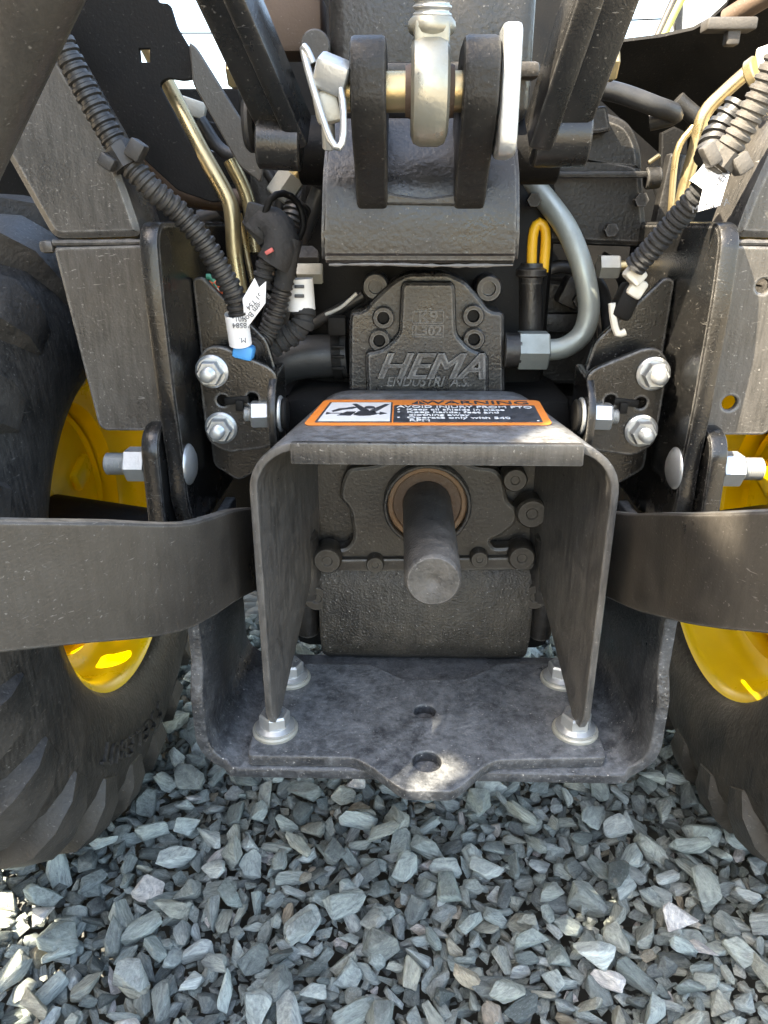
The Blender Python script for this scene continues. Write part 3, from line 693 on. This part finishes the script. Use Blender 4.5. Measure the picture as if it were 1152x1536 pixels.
# ---------------- hoses and pipes round the pump
B().tube([at(522, 533, .79), at(500, 534, .79), at(455, 536, .785), at(415, 548, .78), at(392, 580, .79), at(382, 640, .82)], .0225, 24).done('suction_hose', 'hose', TR)
hc = empty('hose_clamp', at(508, 530, .79), TR)
B().tube([at(513, 533, .79), at(500, 534, .79)], .0255, 28, step=.003).done('band', 'deep_black', hc)
p = at(506, 488, .765); B().box(p, (.018, .02, .018), .002).done('catch', 'deep_black', hc)
b = B()
for dz in (-.012, 0, .010): b.box(at(507, 535, .763)+Vector((0, 0, dz)), (.013, .004, .003), .0006)
b.done('ribs', 'deep_black', hc)
B().hexa(at(777, 525, .765), (1, 0, 0), .0205, .030).done('union_nut', 'zinc_pipe', TR, angle=25)
B().cyl(at(755, 525, .765), at(781, 525, .765), .018).done('pump_outlet', 'cast_black', TR)
B().tube([at(818, 525, .765), at(845, 522, .765), at(872, 503, .766), at(883, 470, .768), at(880, 430, .77), at(868, 385, .775), at(848, 340, .785), at(815, 295, .80), at(785, 262, .815), at(770, 225, .83)], .0108, 20).done('pressure_pipe', 'zinc_pipe', TR)
# yellow dipstick loop
dl = empty('dipstick', at(797, 420, .80), TR)
B().tube([at(797, 412, .80), at(798, 370, .80), at(801, 345, .80), at(809, 334, .80), at(818, 345, .80), at(818, 372, .80), at(815, 408, .80)], .0052, 12).done('loop_handle', 'yellow_plastic', dl)
B().lathe([(.012, .0), (.012, .006), (.0155, .008), (.0155, .014), (.012, .016), (.011, .02)], at(796, 425, .80), (0, 0, 1), 24).done('cap', 'cast_black', dl)
B().cyl(at(796, 520, .80), at(796, 418, .80), .0125, .0115).done('filler_tube', 'cast_black', dl)
# valve block on the right and its neighbours
vb = empty('valve_housing', (.16, .82, .74), TR)
B().plate([xz([(792, 365), (800, 245), (812, 215), (955, 240), (968, 250), (978, 372)], .80)], .10, XZ(.86), .006, rb=.008).done('lower_body', 'cast_dark', vb)
B().plate([xz([(815, 250), (830, 165), (870, 150), (950, 178), (968, 215), (972, 262)], .80)], .08, XZ(.85), .008, rb=.012).done('upper_body', 'cast_dark', vb)
B().plate([xz([(886, 160), (915, 155), (922, 195), (890, 200)], .78)], .02, XZ(.80), .003, rb=.004).done('raised_pad', 'cast_dark', vb)
B().cyl(at(968, 268, .80), at(990, 266, .80), .010).done('plug', 'cast_dark', vb)
B().box(at(890, 262, .798), (.13, .01, .006), .002).done('rib', 'cast_dark', vb)
B().plate([xz([(770, 580), (775, 420), (880, 420), (900, 470), (905, 580)], .84)], .04, XZ(.87), .006, rb=.01).done('gear_case', 'cast_dark', TR)
B().box(at(838, 483, .838), (.042, .02, .020), .003).done('case_lug', 'cast_dark', TR)
B().hexa(at(898, 400, .80), (1, 0, 0), .0125, .020).done('pipe_nut', 'pale_zinc', TR, angle=25)
B().tube([at(920, 400, .80), at(960, 396, .80), at(1000, 375, .82)], .006).done('steel_pipe', 'gold_zinc', TR)
B().tube([at(880, 130, .78), at(930, 140, .78), at(985, 160, .78), at(1012, 172, .79), at(975, 182, .80)], .0085).done('rubber_hose', 'hose', TR)
B().tube([at(1130, 100, .80), at(1085, 140, .80), at(1056, 172, .80), at(1045, 215, .80), at(1032, 262, .80), at(1018, 320, .80)], .0065).done('brake_pipe', 'gold_zinc', TR)
B().tube([at(1040, 190, .86), at(1015, 230, .86), at(1005, 330, .86)], .0035).done('thin_pipe', 'gold_zinc', TR)
B().cyl(at(990, 232, .80), at(972, 245, .80), .0022).done('pin_rod', 'gold_zinc', TR)
B().plate([xz([(985, 400), (990, 200), (1010, 190), (1030, 200), (1020, 420)], .90)], .01, XZ(.90), .002).done('bracket_strip', 'deep_black', TR)
# gold pipes on the left
B().tube([at(222, 70, .82), at(258, 140, .80), at(300, 222, .78), at(338, 290, .77), at(348, 320, .765), at(352, 380, .76), at(362, 445, .755)], .0078, 18).done('return_pipe', 'gold_zinc', TR)
B().tube([at(345, 240, .84), at(372, 300, .84), at(384, 380, .83)], .0075, 16).done('brake_pipe', 'gold_zinc', TR)
B().tube([at(358, 320, .83), at(368, 370, .83), at(380, 430, .82)], .0035).done('thin_pipe', 'gold_zinc', TR)
ax_ = (at(420, 295, .78)-at(452, 248, .78)).normalized()
B().hexa(at(440, 262, .78), ax_, .0145, .026).done('pipe_nut', 'pale_zinc', TR, angle=25)
B().tube([at(440, 264, .78), at(456, 240, .78), at(466, 205, .79)], .008).done('steel_pipe', 'gold_zinc', TR)
b = B(); b.hexa(at(447, 410, .80), (1, 0, 0), .0115, .026); b.done('pipe_nut', 'pale_zinc', TR, angle=25)
B().hexa(at(440, 385, .81), (1, 0, 0), .0125, .028).done('banjo_body', 'cast_black', TR)
B().box(at(430, 330, .88), (.07, .04, .14), .006).done('valve_block', 'cast_black', TR)
B().tube([at(480, 285, .76), at(462, 330, .76), at(450, 360, .765)], .0085).done('rubber_hose', 'hose', TR)
B().tube([at(545, 443, .80), at(520, 458, .80), at(492, 473, .80), at(470, 486, .80), at(445, 490, .80)], .006).done('drain_pipe', 'conduit', TR)
B().tube([at(535, 440, .78), at(510, 462, .78), at(488, 472, .78)], .0018).done('wire', 'pale_wire', TR)

# ---------------- wiring
def corrugated(r, pitch=.0062):
    return lambda d: r*(1+.10*(1 if (d/pitch) % 1 < .55 else -1))
def conduit(name, pts, r, mat, pitch=.0062):
    return B().tube(pts, r, 16, step=.0011, rf=corrugated(r, pitch)).done(name, mat, TR, angle=25)
conduit('conduit', [at(70, 20, .62), at(92, 62, .62), at(118, 115, .62), at(150, 175, .62), at(185, 232, .62), at(225, 280, .62), at(268, 318, .63), at(302, 358, .635), at(328, 400, .64), at(350, 440, .645), at(362, 480, .65)], .0088, 'conduit')
cc = at(185, 235, .615); cl = empty('conduit_clip', cc, TR)
B().tube([at(176, 220, .62), at(194, 250, .62)], .0118, 8).done('band', 'conduit', cl)
B().box(cc+Vector((.012, -.004, .004)), (.012, .014, .014), .002, Matrix.Rotation(.6, 3, 'Y')).done('latch', 'conduit', cl)
B().box(cc+Vector((-.010, -.006, -.004)), (.012, .012, .010), .002, Matrix.Rotation(.6, 3, 'Y')).done('latch', 'conduit', cl)
# white tag wrapped round the conduit, its loose ends, printed upside down
tg = empty('wire_tag', at(356, 490, .64), TR, label='white wire tag with small printed text, wrapped round the conduit')
B().tube([at(354, 470, .645), at(361, 516, .652)], .0098, 24, caps=False).done('wrap', 'paper', tg)
def quad(b, pts, t=.0006):
    P = [Vector(p) for p in pts]; n = (P[1]-P[0]).cross(P[2]-P[0]).normalized()*t
    b.add([p+n for p in P]+[p-n for p in P], [(0, 1, 2, 3), (7, 6, 5, 4), (0, 4, 5, 1), (1, 5, 6, 2), (2, 6, 7, 3), (3, 7, 4, 0)]); return b
quad(B(), [at(366, 452, .632), at(372, 490, .632), at(398, 455, .628), at(399, 422, .628)]).done('flap', 'paper', tg)
quad(B(), [at(364, 448, .640), at(366, 470, .640), at(392, 438, .640), at(382, 417, .640)]).done('flap', 'paper', tg)
b = B()
for tx, (u, v), sz, rot in (('401-', (358, 478), .0062, pi), ('18584', (362, 488), .0062, pi), ('M.', (364, 510), .0062, pi)):
    p = at(u, v, .6358); text(b, tx, sz, XZ(p.y)@Matrix.Translation((p.x, p.z, 0))@Matrix.Rotation(rot, 4, 'Z'), .0002)
for tx, (u, v), sz in (('Rohem Bor', (385, 462), .0066), ('451 T54', (383, 450), .0060)):
    p = at(u, v, .6285); text(b, tx, sz, XZ(p.y)@Matrix.Translation((p.x, p.z, 0))@Matrix.Rotation(pi+.78, 4, 'Z'), .0002)
b.done('printing', 'black_ink', tg)
B().box(at(366, 527, .655), (.018, .016, .013), .003, Matrix.Rotation(.25, 3, 'Y')).done('connector', 'blue_plastic', TR)
conduit('conduit', [at(372, 530, .68), at(398, 505, .70), at(413, 470, .70), at(425, 425, .70), at(432, 385, .70)], .0088, 'conduit', .005)
conduit('conduit', [at(408, 520, .72), at(440, 500, .72), at(455, 480, .72), at(452, 440, .73)], .0105, 'tape', .009)
conduit('conduit', [at(447, 310, .74), at(437, 340, .73), at(430, 372, .72)], .0115, 'conduit', .0055)
conduit('conduit', [at(392, 430, .70), at(400, 395, .70), at(408, 368, .70)], .009, 'tape', .008)
B().tube([at(424, 430, .695), at(434, 385, .69), at(440, 358, .69)], .0085).done('harness_sleeve', 'tape', TR)
B().tube([at(385, 350, .70), at(398, 335, .70), at(418, 345, .695), at(422, 372, .69), at(412, 395, .69)], .0155).done('harness_sleeve', 'tape', TR)
B().tube([at(395, 330, .69), at(405, 300, .69), at(425, 290, .70), at(447, 305, .71), at(455, 340, .71), at(440, 372, .71)], .0030).done('wire', 'deep_black', TR)
b = B()
for u, v, r, a in ((395, 325, .022, .3), (412, 345, .02, -.4), (388, 345, .018, .9)): b.box(at(u, v, .70), (r*1.3, r, r*.8), .002, Matrix.Rotation(a, 3, 'Y'))
b.done('connector', 'tape', TR)
B().box(at(404, 377, .672), (.0075, .004, .0035), .0006, Matrix.Rotation(-.5, 3, 'Y')).done('connector_key', 'red_plastic', TR)
B().box(at(404, 406, .70), (.010, .006, .008), .001).done('terminal', 'brown_steel', TR)
b = B(); b.tube([at(448, 418, .725), at(452, 465, .725)], .0135, 20); b.done('cable_label', 'white_ink', TR)
for v in (430, 444): B().box(at(449, v, .7095), (.009, .003, .003), .0006).done('label_bar', 'black_ink', TR)
for nm, mat, pts in (('wire', 'orange_wire', [(312, 426), (322, 424), (332, 433), (340, 450)]), ('wire', 'green_wire', [(310, 415), (318, 418), (334, 450), (340, 462)]), ('wire', 'pale_wire', [(326, 432), (329, 445), (325, 460)])):
    B().tube([at(u, v, .70) for u, v in pts], .0026, 8).done(nm, mat, TR)
B().tube([at(303, 428, .705), at(308, 445, .705), at(318, 470, .705)], .009).done('wire_boot', 'hose', TR)
# right hand harness
conduit('conduit', [at(1175, 70, .60), at(1145, 135, .605), at(1115, 190, .61), at(1088, 232, .615), at(1068, 262, .62)], .0088, 'dusty_conduit')
conduit('conduit', [at(1110, 160, .70), at(1080, 200, .70), at(1065, 240, .69)], .0125, 'conduit', .008)
conduit('conduit', [at(1066, 268, .62), at(1040, 300, .63), at(1010, 335, .64), at(980, 370, .65), at(952, 400, .66)], .0088, 'tape', .0052)
cc = at(1088, 237, .612); cl = empty('conduit_clip', cc, TR)
B().tube([at(1079, 246, .615), at(1096, 224, .612)], .0122, 8).done('band', 'dusty_conduit', cl)
B().box(cc+Vector((.010, -.004, -.004)), (.012, .014, .014), .002, Matrix.Rotation(-.6, 3, 'Y')).done('latch', 'dusty_conduit', cl)
B().box(cc+Vector((-.013, -.004, .002)), (.010, .012, .016), .002, Matrix.Rotation(-.6, 3, 'Y')).done('latch', 'dusty_conduit', cl)
tg = empty('wire_tag', at(1062, 280, .61), TR, label='white wire tag with black print beside the corrugated conduit')
B().tube([at(1075, 255, .62), at(1050, 284, .622)], .0105, 20, caps=False).done('wrap', 'paper', tg)
quad(B(), [at(1046, 318, .612), at(1060, 262, .612), at(1094, 262, .606), at(1080, 308, .606)]).done('flap', 'paper', tg)
b = B()
for tx, (u, v), sz, r in (('MANUFA', (1066, 309), .0068, .22), ('B9 EN', (1080, 272), .0068, .95)):
    p = at(u, v, .606); text(b, tx, sz, XZ(p.y)@Matrix.Translation((p.x, p.z, 0))@Matrix.Rotation(r, 4, 'Z'), .0002)
b.done('printing', 'black_ink', tg)
pc_ = empty('plug_connector', at(945, 440, .67), TR)
B().box(at(952, 412, .665), (.016, .016, .014), .003, Matrix.Rotation(.7, 3, 'Y')).done('terminal_cover', 'cream_plastic', pc_)
B().box(at(954, 432, .668), (.014, .014, .016), .003, Matrix.Rotation(.5, 3, 'Y')).done('terminal_cover', 'cream_plastic', pc_)
B().box(at(938, 452, .675), (.018, .02, .030), .004, Matrix.Rotation(.35, 3, 'Y')).done('body', 'deep_black', pc_)
B().tube([at(918, 455, .67), at(920, 478, .67), at(926, 500, .67), at(938, 498, .67)], .0032, 8).done('clip', 'cream_plastic', pc_)
b = B(); b.cyl(at(1128, 118, .66), at(1142, 108, .655), .014); b.done('bulb_holder', 'gold_zinc', TR)
B().cyl(at(1138, 112, .655), at(1175, 100, .65), .018).done('lamp_socket', 'cream_plastic', TR)

# ---------------- upper hitch casting with two ears
HX = -.0125
hc = empty('top_link_bracket', (HX, .63, .72), TR)
b = B(); pr = [(.617, .7235), (.613, .728), (.612, .745), (.614, .772), (.619, .790), (.640, .812), (.66, .83), (.75, .83), (.75, .7235)]; hw0, hw1 = .0775, .0735; vs = []
for sx in (-1, 1):
    for y, z in pr: vs.append((HX+sx*(hw0+(hw1-hw0)*(z-.7235)/.1), y, z))
n = len(pr); b.add(vs, [(i, (i+1) % n, n+(i+1) % n, n+i) for i in range(n)]+[tuple(range(n)), tuple(n+i for i in range(n))])
bmesh.ops.bevel(b.bm, geom=b.bm.edges[:], offset=.003, segments=2, affect='EDGES'); b.done('block', 'cast_black', hc)
B().tube([(HX-.072, .618, .722), (HX-.03, .617, .7225), (HX+.02, .618, .7215), (HX+.074, .619, .722)], .0012, 8, step=.003, rf=lambda d: .0011+.0012*noise.noise(Vector((d*120, 3.3, 0)))).done('casting_flash', 'bare_edge', hc)
ear = [(.545, .845), (.549, .861), (.562, .868), (.60, .868), (.625, .85), (.66, .82), (.66, .76), (.622, .766), (.604, .776), (.585, .795), (.560, .812)]
ear = [(.545, .850), (.549, .862), (.560, .868), (.60, .868), (.64, .85), (.66, .82), (.66, .758), (.618, .760), (.603, .770), (.585, .79), (.563, .806), (.547, .826)]
for xe in (-.0495, .0245): B().plate([ear, circ(.5765, .837, .0128)], .0235, YZ(xe), .003, rb=.007).done('ear', 'cast_dark', hc)
b = B(); b.plate([[(HX-.030, .7665), (HX+.034, .7655), (HX+.034, .7745), (HX+.004, .7705), (HX-.02, .7735), (HX-.030, .777)]], .006, XZ(.613), .0015, rb=.003); b.done('cast_web', 'cast_black', hc)
# lift cover behind the ears
lc = empty('lift_cover', (HX, .78, .83), TR)
B().box((-.004, .78, .90), (.168, .16, .14), .014, seg=3).done('cover_body', 'cast_black', lc)
B().box((-.004, .70, .868), (.176, .02, .012), .004).done('cover_flange', 'cast_brown', lc)
B().cyl((-.004-.115, .735, .812), (-.004+.115, .735, .812), .028, n=40).done('rockshaft', 'deep_black', lc)
B().cyl((-.098, .69, .885), (-.098, .72, .885), .012).done('cover_bolt', 'cast_brown', lc)
B().box((-.13, .80, .92), (.06, .05, .05), .006).done('tan_block', 'brown_steel', lc)
# lift arms
def lift_arm(s, p0, p1, wide, thick, name='lift_arm'):
    p0, p1 = Vector(p0), Vector(p1); d = p1-p0; L = d.length; z = d.normalized(); x = Vector((1, 0, 0)); x = (x-z*x.dot(z)).normalized(); y = z.cross(x)
    R = Matrix((x, y, z)).transposed(); a = empty(name, p0, TR)
    B().box((p0+p1)/2, (wide*.62, thick, L), .005, R).done('arm_web', 'black_paint', a)
    B().box((p0+p1)/2+x*(-s*wide*.32)-y*.006, (wide*.34, thick*1.25, L*.999), .004, R).done('arm_flange', 'black_paint', a)
    return a
la = lift_arm(-1, at(428, 205, .648), at(318, -40, .585), .046, .034)
B().cyl(at(388, 214, .632), at(452, 218, .632), .0185, n=32).done('arm_boss', 'black_paint', la)
B().plate([xz([(386, 220), (380, 160), (384, 140), (405, 150), (420, 215)], .645)], .02, XZ(.655), .004, rb=.006).done('arm_lug', 'grey_mount', la)
B().cyl(at(368, 186, .66), at(384, 186, .66), .021, n=18, ch=.003).done('serrated_nut', 'conduit', la)
ra = lift_arm(1, at(838, 205, .645), at(925, -40, .585), .056, .034)
B().cyl(at(800, 205, .640), at(880, 205, .640), .0215, n=32).done('arm_boss', 'black_paint', ra)
B().hexa(at(905, 97, .66), (1, 0, 0), .0125, .010).done('nut', 'gold_zinc', ra); B().hexa(at(362, 108, .66), (-1, 0, 0), .0125, .010).done('nut', 'gold_zinc', la)

# ---------------- fenders and frame round the gaps to the sky
fd = empty('fender_panel', (-.4, .9, .8), TR)
lp = [(20, -80), (225, -80), (238, 5), (256, 6), (266, 40), (290, 80), (300, 118), (276, 122), (252, 118), (240, 128), (300, 240), (345, 300), (320, 304), (268, 286), (205, 228), (140, 160), (40, 20)]
hole = [(210, 74), (226, 74), (226, 94), (212, 94)]
B().plate([xz(lp, .775), xz(hole, .775)], .006, XZ(.775), .001, rb=.004).done('inner_sheet', 'deep_black', fd)
B().plate([xz([(284, 62), (296, 72), (398, 236), (392, 275), (360, 250), (290, 126)], .765)], .006, XZ(.765), .0015, rb=.004).done('support_strap', 'link_paint', fd)
B().tube([at(205, 222, .90), at(232, 250, .90), at(262, 282, .90), at(300, 297, .90), at(345, 300, .90), at(385, 298, .90)], .012).done('lower_rail', 'brown_steel', fd)
B().plate([xz([(240, 120), (262, 130), (300, 180), (398, 200), (398, 250), (330, 262), (290, 236)], 1.0)], .02, XZ(1.0), .002).done('floor_panel', 'deep_black', fd)
B().box(at(290, 162, .97), (.03, .01, .018), .002, Matrix.Rotation(.3, 3, 'Y')).done('hinge', 'pale_zinc', fd)
B().plate([xz([(-160, -80), (120, -80), (250, 200), (330, 330), (330, 600), (180, 600), (60, 260)], 1.12)], .01, XZ(1.12), .002).done('step_panel', 'deep_black', fd)
fr = empty('fender_panel', (.4, .9, .8), TR)
rp = [(905, 70), (925, 64), (990, 56), (1040, 45), (1066, 30), (1090, 8), (1110, -40), (1230, -80), (1240, 300), (1100, 300), (1000, 240), (900, 150)]
sheet(B(), rp, 1.15, -1.5).done('inner_sheet', 'deep_black', fr)
B().plate([xz([(880, 130), (1240, 100), (1240, 640), (860, 640)], 1.10)], .01, XZ(1.10), .002).done('step_panel', 'deep_black', fr)
b = B(); b.box(at(1093, 38, .80), (.045, .02, .010), .002); b.box(at(1098, 52, .80), (.012, .012, .018), .002); b.done('clamp', 'dusty_conduit', fr)
B().tube([at(1090, 30, .86), at(1130, 5, .84), at(1180, -25, .82)], .010).done('edge_rail', 'brown_steel', fr)
B().tube([at(985, 60, 1.3), at(1012, 0, 1.3), at(1030, -40, 1.3)], .007).done('grab_rail', 'link_paint', TR)
B().tube([at(996, 54, 1.25), at(1018, 8, 1.25), at(1034, -20, 1.25)], .005).done('control_lever', 'lime_paint', TR)
B().plate([xz([(1012, 60), (1006, 0), (1012, -40), (1026, -40), (1022, 60)], 1.32)], .01, XZ(1.32), .002).done('seat_bracket', 'link_paint', TR)
B().plate([xz([(1030, 60), (1034, 0), (1040, -60), (1140, -60), (1110, 60)], 1.45)], .05, XZ(1.47), .01).done('seat_back', 'pale_panel', TR)
# the near diagonal lift rod, top left
B().tube([at(-150, 440, .43), at(-52, 215, .42), at(15, 62, .41), at(62, -45, .40), at(130, -190, .39)], .0205, 32).done('lift_rod', 'link_paint', TR)

# ---------------- more plumbing and brackets in the dark behind
for pts, r, mt in (([(330, 300, .95), (360, 350, .95), (350, 420, .95), (380, 500, .93)], .011, 'hose'), ([(300, 330, 1.0), (420, 300, 1.0), (520, 330, 1.0)], .012, 'hose'), ([(470, 180, .82), (475, 260, .82), (455, 330, .84), (470, 420, .86)], .009, 'hose'),
                   ([(395, 245, .86), (420, 300, .86), (405, 380, .87), (425, 470, .88)], .006, 'conduit'), ([(900, 390, .86), (940, 420, .86), (935, 520, .87), (960, 600, .88)], .010, 'hose'), ([(790, 430, .83), (840, 400, .83), (900, 430, .84), (915, 520, .85)], .007, 'conduit'),
                   ([(985, 260, .88), (1000, 330, .88), (965, 400, .87), (970, 520, .87)], .008, 'hose'), ([(1015, 150, .90), (1060, 200, .90), (1075, 300, .88)], .009, 'conduit'), ([(300, 180, .90), (340, 230, .90), (420, 240, .88)], .007, 'hose')):
    B().tube([at(*p) for p in pts], r, 12).done('rubber_hose', mt, TR)
for u, v, y, sz, a in ((500, 445, .84, (.03, .02, .05), 0), (770, 470, .84, (.03, .02, .06), .2), (470, 455, .83, (.04, .03, .03), .1), (930, 560, .86, (.05, .02, .06), 0), (860, 440, .83, (.03, .03, .03), .4), (1000, 300, .87, (.02, .02, .09), .1), (330, 250, .93, (.08, .02, .03), .2), (415, 480, .82, (.03, .03, .05), .3)):
    B().box(at(u, v, y), sz, .004, Matrix.Rotation(a, 3, 'Y')).done('bracket', 'cast_dark', TR)
for u, v, y in ((505, 425, .81), (520, 500, .82), (868, 450, .81), (915, 345, .80), (840, 345, .80), (800, 300, .79), (960, 300, .80), (480, 480, .81), (900, 580, .83)):
    B().hexa(at(u, v, y), (0, -1, 0), .0075, .007).done('bolt', 'cast_dark', TR)

# ---------------- the body ahead of the axle
eb = empty('tractor_body', (0, 1.9, .4), TR)
B().box((0, 2.0, .68), (.46, 1.3, .52), .05).done('engine_bay', 'deep_black', eb)
B().box((0, 1.45, .52), (1.0, .7, .03), .01).done('floor_board', 'deep_black', eb)
B().box((0, 1.24, .66), (1.5, .02, .54), .004).done('back_panel', 'deep_black', eb)  # black panel added to block the bright background in the gaps
B().box((0, .91, .43), (.64, .12, .28), .03).done('axle_beam', 'deep_black', eb)
for s in (-1, 1): B().lathe([(.17, -.09), (.25, -.08), (.27, -.04), (.27, .04), (.25, .08), (.17, .09)], (s*.45, 2.3, .27), (1, 0, 0), 32).done('front_tyre', 'rubber', eb)
B().plate([xz([(385, 420), (880, 420), (880, 690), (385, 690)], .93)], .02, XZ(.93), .003).done('rear_bulkhead', 'deep_black', eb)

for s in (-1, 1):
    B().tube([(s*.39, .66, .95), (s*.44, .72, 1.06), (s*.46, .95, 1.25), (s*.46, 1.2, 2.04)], .028, 16, step=.03).done('roll_post', 'grey_mount', TR)

# ================================================================== LOOSE HITCH HARDWARE
PY_, PZ_ = .5765, .837
pin = empty('hitch_pin', (-.01, PY_, PZ_), label='zinc plated hitch pin through both ears, with a flat white bar handle', cat='hitch pin')
B().cyl((-.085, PY_, PZ_), (.045, PY_, PZ_), .0127, n=36, ch=.002).done('shank', 'gold_zinc', pin)
B().plate([rounded([(.548, .795), (.594, .795), (.594, .874), (.548, .874)], .013)], .0125, YZ(.0435), .003).done('flat_handle', 'zinc', pin)
lk = empty('linchpin', (-.078, PY_, .82), label='small linchpin with wire snap ring, left of the black ears', cat='linchpin')
B().box((-.073, .556, .8445), (.022, .020, .019), .003, Matrix.Rotation(.35, 3, 'Y')@Matrix.Rotation(.4, 3, 'X')).done('head', 'zinc', lk)
B().cyl((-.078, .562, .852), (-.0795, .590, .803), .0048).done('pin', 'zinc', lk)
B().box((-.077, .560, .826), (.017, .014, .020), .003, Matrix.Rotation(-.2, 3, 'Y')).done('collar', 'pale_zinc', lk)
B().tube([(-.0855, .556, .851), (-.089, .556, .858), (-.092, .560, .860), (-.088, .552, .845), (-.0815, .546, .825), (-.074, .541, .805), (-.0685, .540, .800), (-.0655, .543, .808), (-.066, .548, .828), (-.069, .552, .842)], .0024, 12).done('snap_ring', 'zinc', lk)

tl = empty('top_link', (HX, PY_, .80), label='zinc plated top link rod end with threaded rod, between the black ears', cat='top link')
ex = -.0085
dirv = Vector((.012, -.16, 1)).normalized()
b = B(); q = []
for k in range(36):
    a = 2*pi*k/36; q.append((PY_+.034*cos(a), PZ_+.034*sin(a)))
b.plate([q, circ(PY_, PZ_, .0185, 28)], .0255, YZ(ex), .007); b.done('eye', 'rod_zinc', tl)
B().lathe([(.0128, -.0165), (.0155, -.0165), (.0182, -.008), (.0188, 0), (.0182, .008), (.0155, .0165), (.0128, .0165)], (ex, PY_, PZ_), (1, 0, 0), 32).done('ball', 'brown_steel', tl)
c0 = Vector((ex, PY_, PZ_))+dirv*.016; c1 = c0+dirv*.020
R = dirv.to_track_quat('Z', 'X').to_matrix()
B().box((c0+c1)/2, (.0235, .0265, .030), .003, Matrix((Vector((1, 0, 0)), Vector((1, 0, 0)).cross(dirv)*-1, dirv)).transposed()).done('shank', 'rod_zinc', tl)
B().lathe([(.0125, 0), (.0150, .002), (.0160, .005), (.0155, .008), (.0128, .011)], c1-dirv*.004, dirv, 28).done('weld_collar', 'rod_zinc', tl)
L = .12; pit = .0042; prof = [(.0128*(1 if (k % 4 in (1, 2)) else .87), .006+k*pit/4) for k in range(int(L/pit*4))]
B().lathe(prof, c1, dirv, 28).done('threaded_rod', 'zinc', tl, angle=60)

# ================================================================== BACKGROUND
bd = empty('building', (-9, 32, 0), label='long low white building far behind the tractor', cat='building')
B().box((-9, 34, 2), (26, 6, 4), .02).done('wall', 'white_wall', bd)
B().box((-9, 30.9, .5), (26, .1, 1), .02).done('base_band', 'tan_wall', bd)
for k, z in enumerate((12.8, 10.2)):
    b = B(); b.tube([(-40, 45, z), (-10, 45, z-.7), (20, 45, z)], .04, 6, step=3); b.done('overhead_wire', 'deep_black', label=('upper' if k == 0 else 'lower')+' overhead wire crossing the sky behind the fender', cat='wire')

# unseen trailer-shaped blocker, added on the left to keep the sun off the hitch
TX = -.95
ct = empty('sun_blocker', (TX-.7, .2, 0), label='unseen grey trailer shape added left of the tractor to block the sun', cat='sun blocker')
def shade(p):
    q = Vector(p)+SUN*((TX-Vector(p).x)/SUN.x); return (q.y, q.z)
sun_openings = [[(-.225, 2.120), (-.291, 2.130), (-.284, 2.170), (-.255, 2.152)], [(-.090, 1.988), (-.05, 2.06), (-.03, 2.10), (-.12, 2.10), (-.145, 2.085)],
            [(-.118, 1.60), (-.09, 1.59), (-.072, 1.64), (-.105, 1.665)], [(-.12, 1.536), (-.015, 1.622), (-.015, 1.637), (-.12, 1.551)]]  # cut-outs shaped to throw sun patches onto the hitch parts
B().plate([[(-2.2, .74), (.36, .74), (.39, 1.12), (.84, 1.12), (.86, .30), (2.4, .30), (2.4, 2.205), (-2.2, 2.205)]]+sun_openings, .006, YZ(TX), .001).done('blocker_wall', 'blocker_grey', ct)  # added sun-blocking wall, notched below so sun reaches the left wheel
B().box((TX-.72, -.95, .70), (1.42, 2.4, .06), .01).done('floor', 'blocker_grey', ct)
B().box((TX-1.44, .1, 1.46), (.02, 4.6, 1.46), .005).done('far_wall', 'blocker_grey', ct)
B().box((TX-.72, 2.39, 1.46), (1.4, .02, 1.46), .005).done('front_wall', 'blocker_grey', ct)
for y in (-.9, -1.6):
    for x in (TX-.22, TX-1.2): B().lathe([(.15, -.09), (.28, -.085), (.31, -.06), (.31, .06), (.28, .085), (.15, .09)], (x, y, .30), (1, 0, 0), 32).done('wheel', 'rubber', ct)
